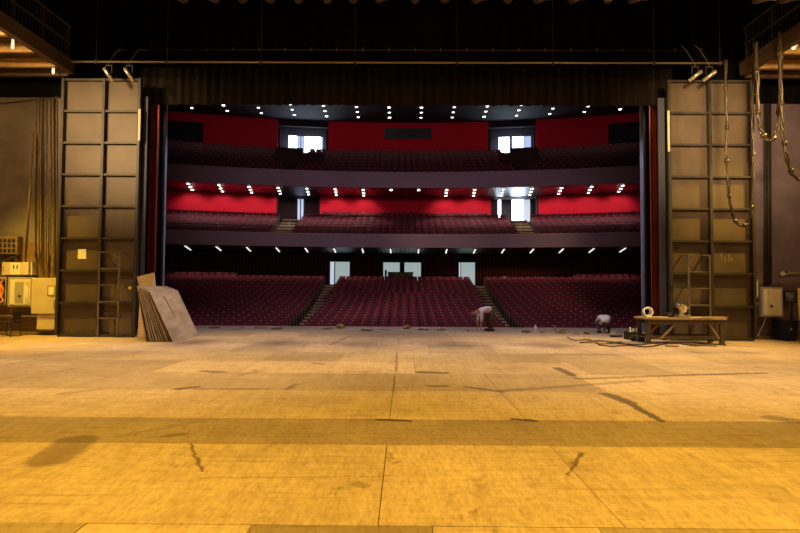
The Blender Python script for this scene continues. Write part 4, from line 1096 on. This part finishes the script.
def booth(name, a0, a1, r, z0, z1):
    f = MB(); arcbox(f, r - .16, r - .003, a0, a1, z0, z1, 4); o = f.build(name, 'booth', kind='structure')
    g = MB(); arcbox(g, r - .175, r - .165, a0 + .0025, a1 - .0025, z0 + .1, z1 - .08, 4); g.build('pane', 'booth_glass', o)
    return o
booth('window_2', bo0, bo1, RB, at(400, 197.6, 46.2).z, 9.3)
RL = RB + 1.9
zb1 = B1[-1][1] + .02
q0, q1 = A(296.5, 47.6, RL), A(303.5, 47.6, RL)
opening('door_3', q0, q1, RL - .3, zb1, at(300, 197.8, 47.8).z, [(.1, .42, 'day_soft'), (.58, .92, 'day_soft')], (.5,))
q0, q1 = A(497.5, 47.4, RL), A(530.5, 47.4, RL)
opening('door_4', q0, q1, RL - .3, zb1, at(510, 198.5, 47.8).z, [(.03, .11, 'day'), (.12, .42, 'door_leaf'), (.44, .79, 'day'), (.81, .97, 'foyer_bright')], (.43, .8))

# upper balcony
zq0, zq1 = 8.84, 9.93
mb = MB(); arcbox(mb, 52.0, 52.18, -AM, AM, zq0, zq1); mb.build('balcony_parapet_wall', 'parapet', kind='structure')
mb = MB(); arcbox(mb, 51.95, 52.24, -AM, AM, zq1 + .001, zq1 + .06); mb.build('trim_2', 'parapet', kind='structure')
mb = MB(); arcbox(mb, 52.19, 60.4, -AM, AM, 8.9, 8.96, None, 9.28, 9.34); mb.build('ceiling_balcony', 'soffit', kind='structure')
mb = MB()
for cs in (((276.5, 302.5, 149.5), (302.5, 323.5, 154)), ((498.5, 509.5, 154), (509.5, 536, 149.5))):
    for xa, xb, yt in cs:
        rr_ = 56.1; arcbox(mb, rr_, rr_ + .1, A(xa, 44.0, rr_), A(xb, 44.0, rr_), 10.47, at((xa + xb) / 2, yt, 44.0).z, 2)
mb.build('lobby_barrier', 'dark_red', kind='structure')  # dark stepped lobby barrier in front of the upper windows
mb = MB(); 
for j, (r, z) in enumerate(B2): arcbox(mb, r - .42 if j else 52.19, r + .48, -AM, AM, z - .14 if j == 0 else z - .4, z)
arcbox(mb, B2[-1][0] + .48, 63.5, -AM, AM, B2[-1][1] - .3, B2[-1][1] + .02)
mb.build('floor_gallery_tier', 'carpet', kind='structure')
RU = 61.2
u1, u2 = A(277, 48.7, RU), A(327, 49.0, RU); u3, u4 = A(488, 49.0, RU), A(535, 48.7, RU)
mb = MB(); zu = B2[-1][1]
ZC = 16.3
for a, b in ((-.283, u1), (u2, u3), (u4, .283)): arcbox(mb, RU, RU + .3, a, b, zu - .2, ZC)
arcbox(mb, RU, RU + .3, -AM, -.283, at(178, 120, 46).z, ZC); arcbox(mb, RU, RU + .3, .283, AM, at(632, 121, 46).z, ZC)
mb.build('wall_gallery_rear', 'red_wall', kind='structure')
mb = MB()
arcbox(mb, RU + .02, RU + .3, -AM, -.284, zu - .2, at(178, 120, 46).z - .01); arcbox(mb, RU + .02, RU + .3, .284, AM, zu - .2, at(632, 121, 46).z - .01)
for a, b in ((u1, u2), (u3, u4)):
    arcbox(mb, RU, RU + .3, a, b, at(300, 128, 49).z, ZC - .01)
    arcbox(mb, RU + 1.9, RU + 2.1, a - .01, b + .01, zu - 1.4, ZC - .01)
    for e in (a, b): arcbox(mb, RU + .31, RU + 1.9, e - .003, e + .003, zu - .2, at(300, 128, 49).z, 1)
mb.build('wall_gallery_lobby', 'house_dark', kind='structure')
booth('window_3', A(383, 49, RU), A(431, 49, RU), RU, at(400, 138.5, 49).z, at(400, 128, 49).z)
RV = RU + .9
zt = at(305, 137, 49.9).z; zbm = at(305, 153.5, 49.9).z
zl = zu + .02
q0, q1 = A(287, 49.7, RV), A(322, 49.7, RV)
opening('window_4', q0, q1, RV, zl, zt, [(.02, .26, 'day'), (.27, .45, 'day_soft'), (.46, .93, 'day'), (.94, .99, 'day_soft')], (.265, .36, .455, .935), .05)
q0, q1 = A(498, 49.7, RV), A(530.5, 49.7, RV)
opening('window_5', q0, q1, RV, zl, zt, [(.02, .34, 'day'), (.43, .76, 'day'), (.78, .98, 'day_soft')], (.35, .42, .77), .05)
# ceiling and side walls of the house
struct('ceiling_auditorium', 'house_ceil', -27, 27, 22.0, 55, ZC, ZC + .2)
struct('wall_house_left', 'house_dark', -26.2, -26, 22, 55, -1.6, ZC)
struct('wall_house_right', 'house_dark', 26, 26.2, 22, 55, -1.6, ZC)
struct('wall_house_rear', 'house_dark', -26, 26, 53.2, 53.4, -1.6, ZC)

# ------------------------------------------------------------------ auditorium lamps
SP = []
def downlight_proto(name, label, rad, glow, group):
    t = thing(name, label, 'ceiling light', group=group)
    MB().tube([(0, 0, 0), (0, 0, -.05), (0, 0, -.06)], [rad * 1.35, rad * 1.3, rad * 1.1], 14).build('trim_ring', 'grey_box', t, True)
    MB().tube([(0, 0, -.061), (0, 0, -.08)], [rad, rad * .8], 14).build('lens', glow, t, True)
    return t
def side_of(i, n):
    return (ORD[i], 'leaning-boards') if i < n / 2 else (ORD[n - 1 - i], 'workbench')
bright = {(0, 0), (0, 6), (0, 12), (1, 1), (2, 13), (2, 4), (2, 6), (2, 9), (0, 7)}
pr = {}
rows3 = ['front', 'middle', 'back']
for j, Yl in enumerate((44.8, 46.1, 47.5)):
    for i in range(14):
        x = (i - 6.5) * 2.63; sag = x * x / 2 / 60
        p = (x * (1 + .01 * j), Yl - sag, ZC - .001)
        o_, sd = side_of(i, 14); lab = f'downlight in the {rows3[j]} row of the main ceiling, {o_} from the {sd} side'
        gl = 'lamp_glow' if (j, i) in bright else 'lamp_glow_soft'
        if gl not in pr:
            pr[gl] = o = downlight_proto('ceiling_downlight', lab, .12, gl, 'downlights in the main ceiling'); o.location = p
        else: o = dup(pr[gl], p, 0, lab)
        SP.append((p, j))
pr2 = None
def soff2(r): return 8.9 + (r - 52.19) / (60.4 - 52.19) * .38
for i in range(16):
    for j, r in enumerate((53.2, 55.0, 56.8)):
        if i in (7, 8) and j: continue
        a = (i - 7.5) * .0387; p = arc(r, a, soff2(r) - .001)
        o_, sd = side_of(i, 16); lab = f'downlight under the upper balcony, {rows3[j]} of line {o_} from the {sd} side'
        if pr2 is None: pr2 = downlight_proto('balcony_downlight', lab, .10, 'lamp_glow', 'downlights under the upper balcony'); pr2.location = p
        else: dup(pr2, p, 0, lab)
pr3 = None
def soff1(r): return 4.46 + (r - 50.19) / (60.2 - 50.19) * .08
for i in range(16):
    a = (i - 7.5) * .0387; r = 51.6; p = arc(r, a, soff1(r) - .02)
    o_, sd = side_of(i, 16); lab = f'slim strip light under the lower balcony, {o_} from the {sd} side'
    if pr3 is None:
        pr3 = thing('strip_light', lab, 'ceiling light', p, -a, 'strip lights under the lower balcony')
        sl = .008
        MB().hexa([(-.06, 0, -.04), (.06, 0, -.04), (.06, 5.1, -.04 + 5.1 * sl), (-.06, 5.1, -.04 + 5.1 * sl), (-.06, 0, .0), (.06, 0, .0), (.06, 5.1, 5.1 * sl), (-.06, 5.1, 5.1 * sl)]).build('housing', 'grey_box', pr3)
        for k in range(3):
            y0, y1 = .06 + k * 1.7, 1.62 + k * 1.7
            MB().hexa([(-.045, y0, -.07 + y0 * sl), (.045, y0, -.07 + y0 * sl), (.045, y1, -.07 + y1 * sl), (-.045, y1, -.07 + y1 * sl), (-.045, y0, -.041 + y0 * sl), (.045, y0, -.041 + y0 * sl), (.045, y1, -.041 + y1 * sl), (-.045, y1, -.041 + y1 * sl)]).build('diffuser', 'tube_glow', pr3)
    else: dup(pr3, p, -a, lab)

# ------------------------------------------------------------------ light sources
def light(kind, loc, power, col, target=None, size=.2, spot=120, blend=.5):
    d = bpy.data.lights.new('lamp', kind); d.energy = power; d.color = col
    o = bpy.data.objects.new('light_source', d); COL.objects.link(o); o.location = loc
    if kind == 'AREA': d.size = size
    else: d.shadow_soft_size = size
    if kind == 'SPOT': d.spot_size = math.radians(spot); d.spot_blend = blend
    if target is not None: o.rotation_euler = (Vector(target) - Vector(loc)).to_track_quat('-Z', 'Y').to_euler()
    return o
SOD = (1.0, .625, .08); WARM = (1.0, .76, .44); LILAC = (1.0, .84, .92)
for x in (-8, 0, 8):
    for y in (-1.5, 5.0): light('SPOT', (x, y, 11.5), 3650, SOD, (x, y + .6, 0), .3, 90, .7)
for x in (-5.5, 5.5): light('SPOT', (x, 12.8, 13.0), 7800, WARM, (x, 13.8, 0), .3, 66, .85)
for x in (-7.4, -3.7, 0, 3.7, 7.4): light('SPOT', (x, 19.9, 9.1), 420, LILAC, (x, 20.4, 0), .15, 125, .5)
for x in (-4, 4): light('SPOT', (x, 22.4, 8.8), 900, (.98, .68, .80), (x * .5, 45, 4.5), .3, 100, .7)  # added wash without any fitting, tints the balcony fascias and seats
for s in (-1, 1):
    gc = (1, .62, .22) if s < 0 else (1, .66, .28)
    light('POINT', (s * 13.2, 12.6, 8.2), 470, gc, size=.12)
    light('SPOT', (-12.4 if s < 0 else 7.2, 9.5, 7.9), 6800, (1, .66, .29), (s * 9.9, 18.2, 6.7), .7, 40, 1)
    light('SPOT', (s * 13.0, 16.4, 8.2), 5400 if s < 0 else 4200, (1, .62, .06) if s < 0 else (1, .62, .09), (s * (12.0 if s < 0 else 8.0), 17.0, 0), .15, 66 if s < 0 else 62, .9)
for i in range(14):
    p = SP[14 + i][0]; light('SPOT', (p[0], p[1], p[2] - .12), 32, (1, .85, .75), (p[0], p[1] + .4, 0), .1, 110, .6)
for i in range(16):
    a = (i - 7.5) * .0387
    if i in (7, 8): continue
    p = arc(56.5, a, soff2(56.5) - .1); q = arc(58.2, a, 7.3); light('SPOT', p, 110, (1, .88, .78), q, .07, 105, .7)
    p = arc(53.6, a, soff2(53.6) - .12); q = arc(54.2, a, 5); light('SPOT', p, 190, (1, .84, .74), q, .07, 105, .5)
    p = arc(55.9, a, soff1(55.9) - .15); q = arc(56.4, a, 1.5); light('SPOT', p, 85, (1, .74, .60), q, .07, 100, .5)

# faint daylight in the world
w = bpy.data.worlds.new('world'); C.world = w; w.use_nodes = True
w.node_tree.nodes['Background'].inputs[0].default_value = (.4, .5, .8, 1); w.node_tree.nodes['Background'].inputs[1].default_value = .01

C.view_settings.view_transform = 'Standard'; C.view_settings.look = 'None'; C.view_settings.gamma = 1; C.view_settings.exposure = 0
C.view_settings.use_curve_mapping = False
C.cycles.max_bounces = 6; C.cycles.diffuse_bounces = 3; C.cycles.use_denoising = True
C.cycles.sample_clamp_indirect = 4
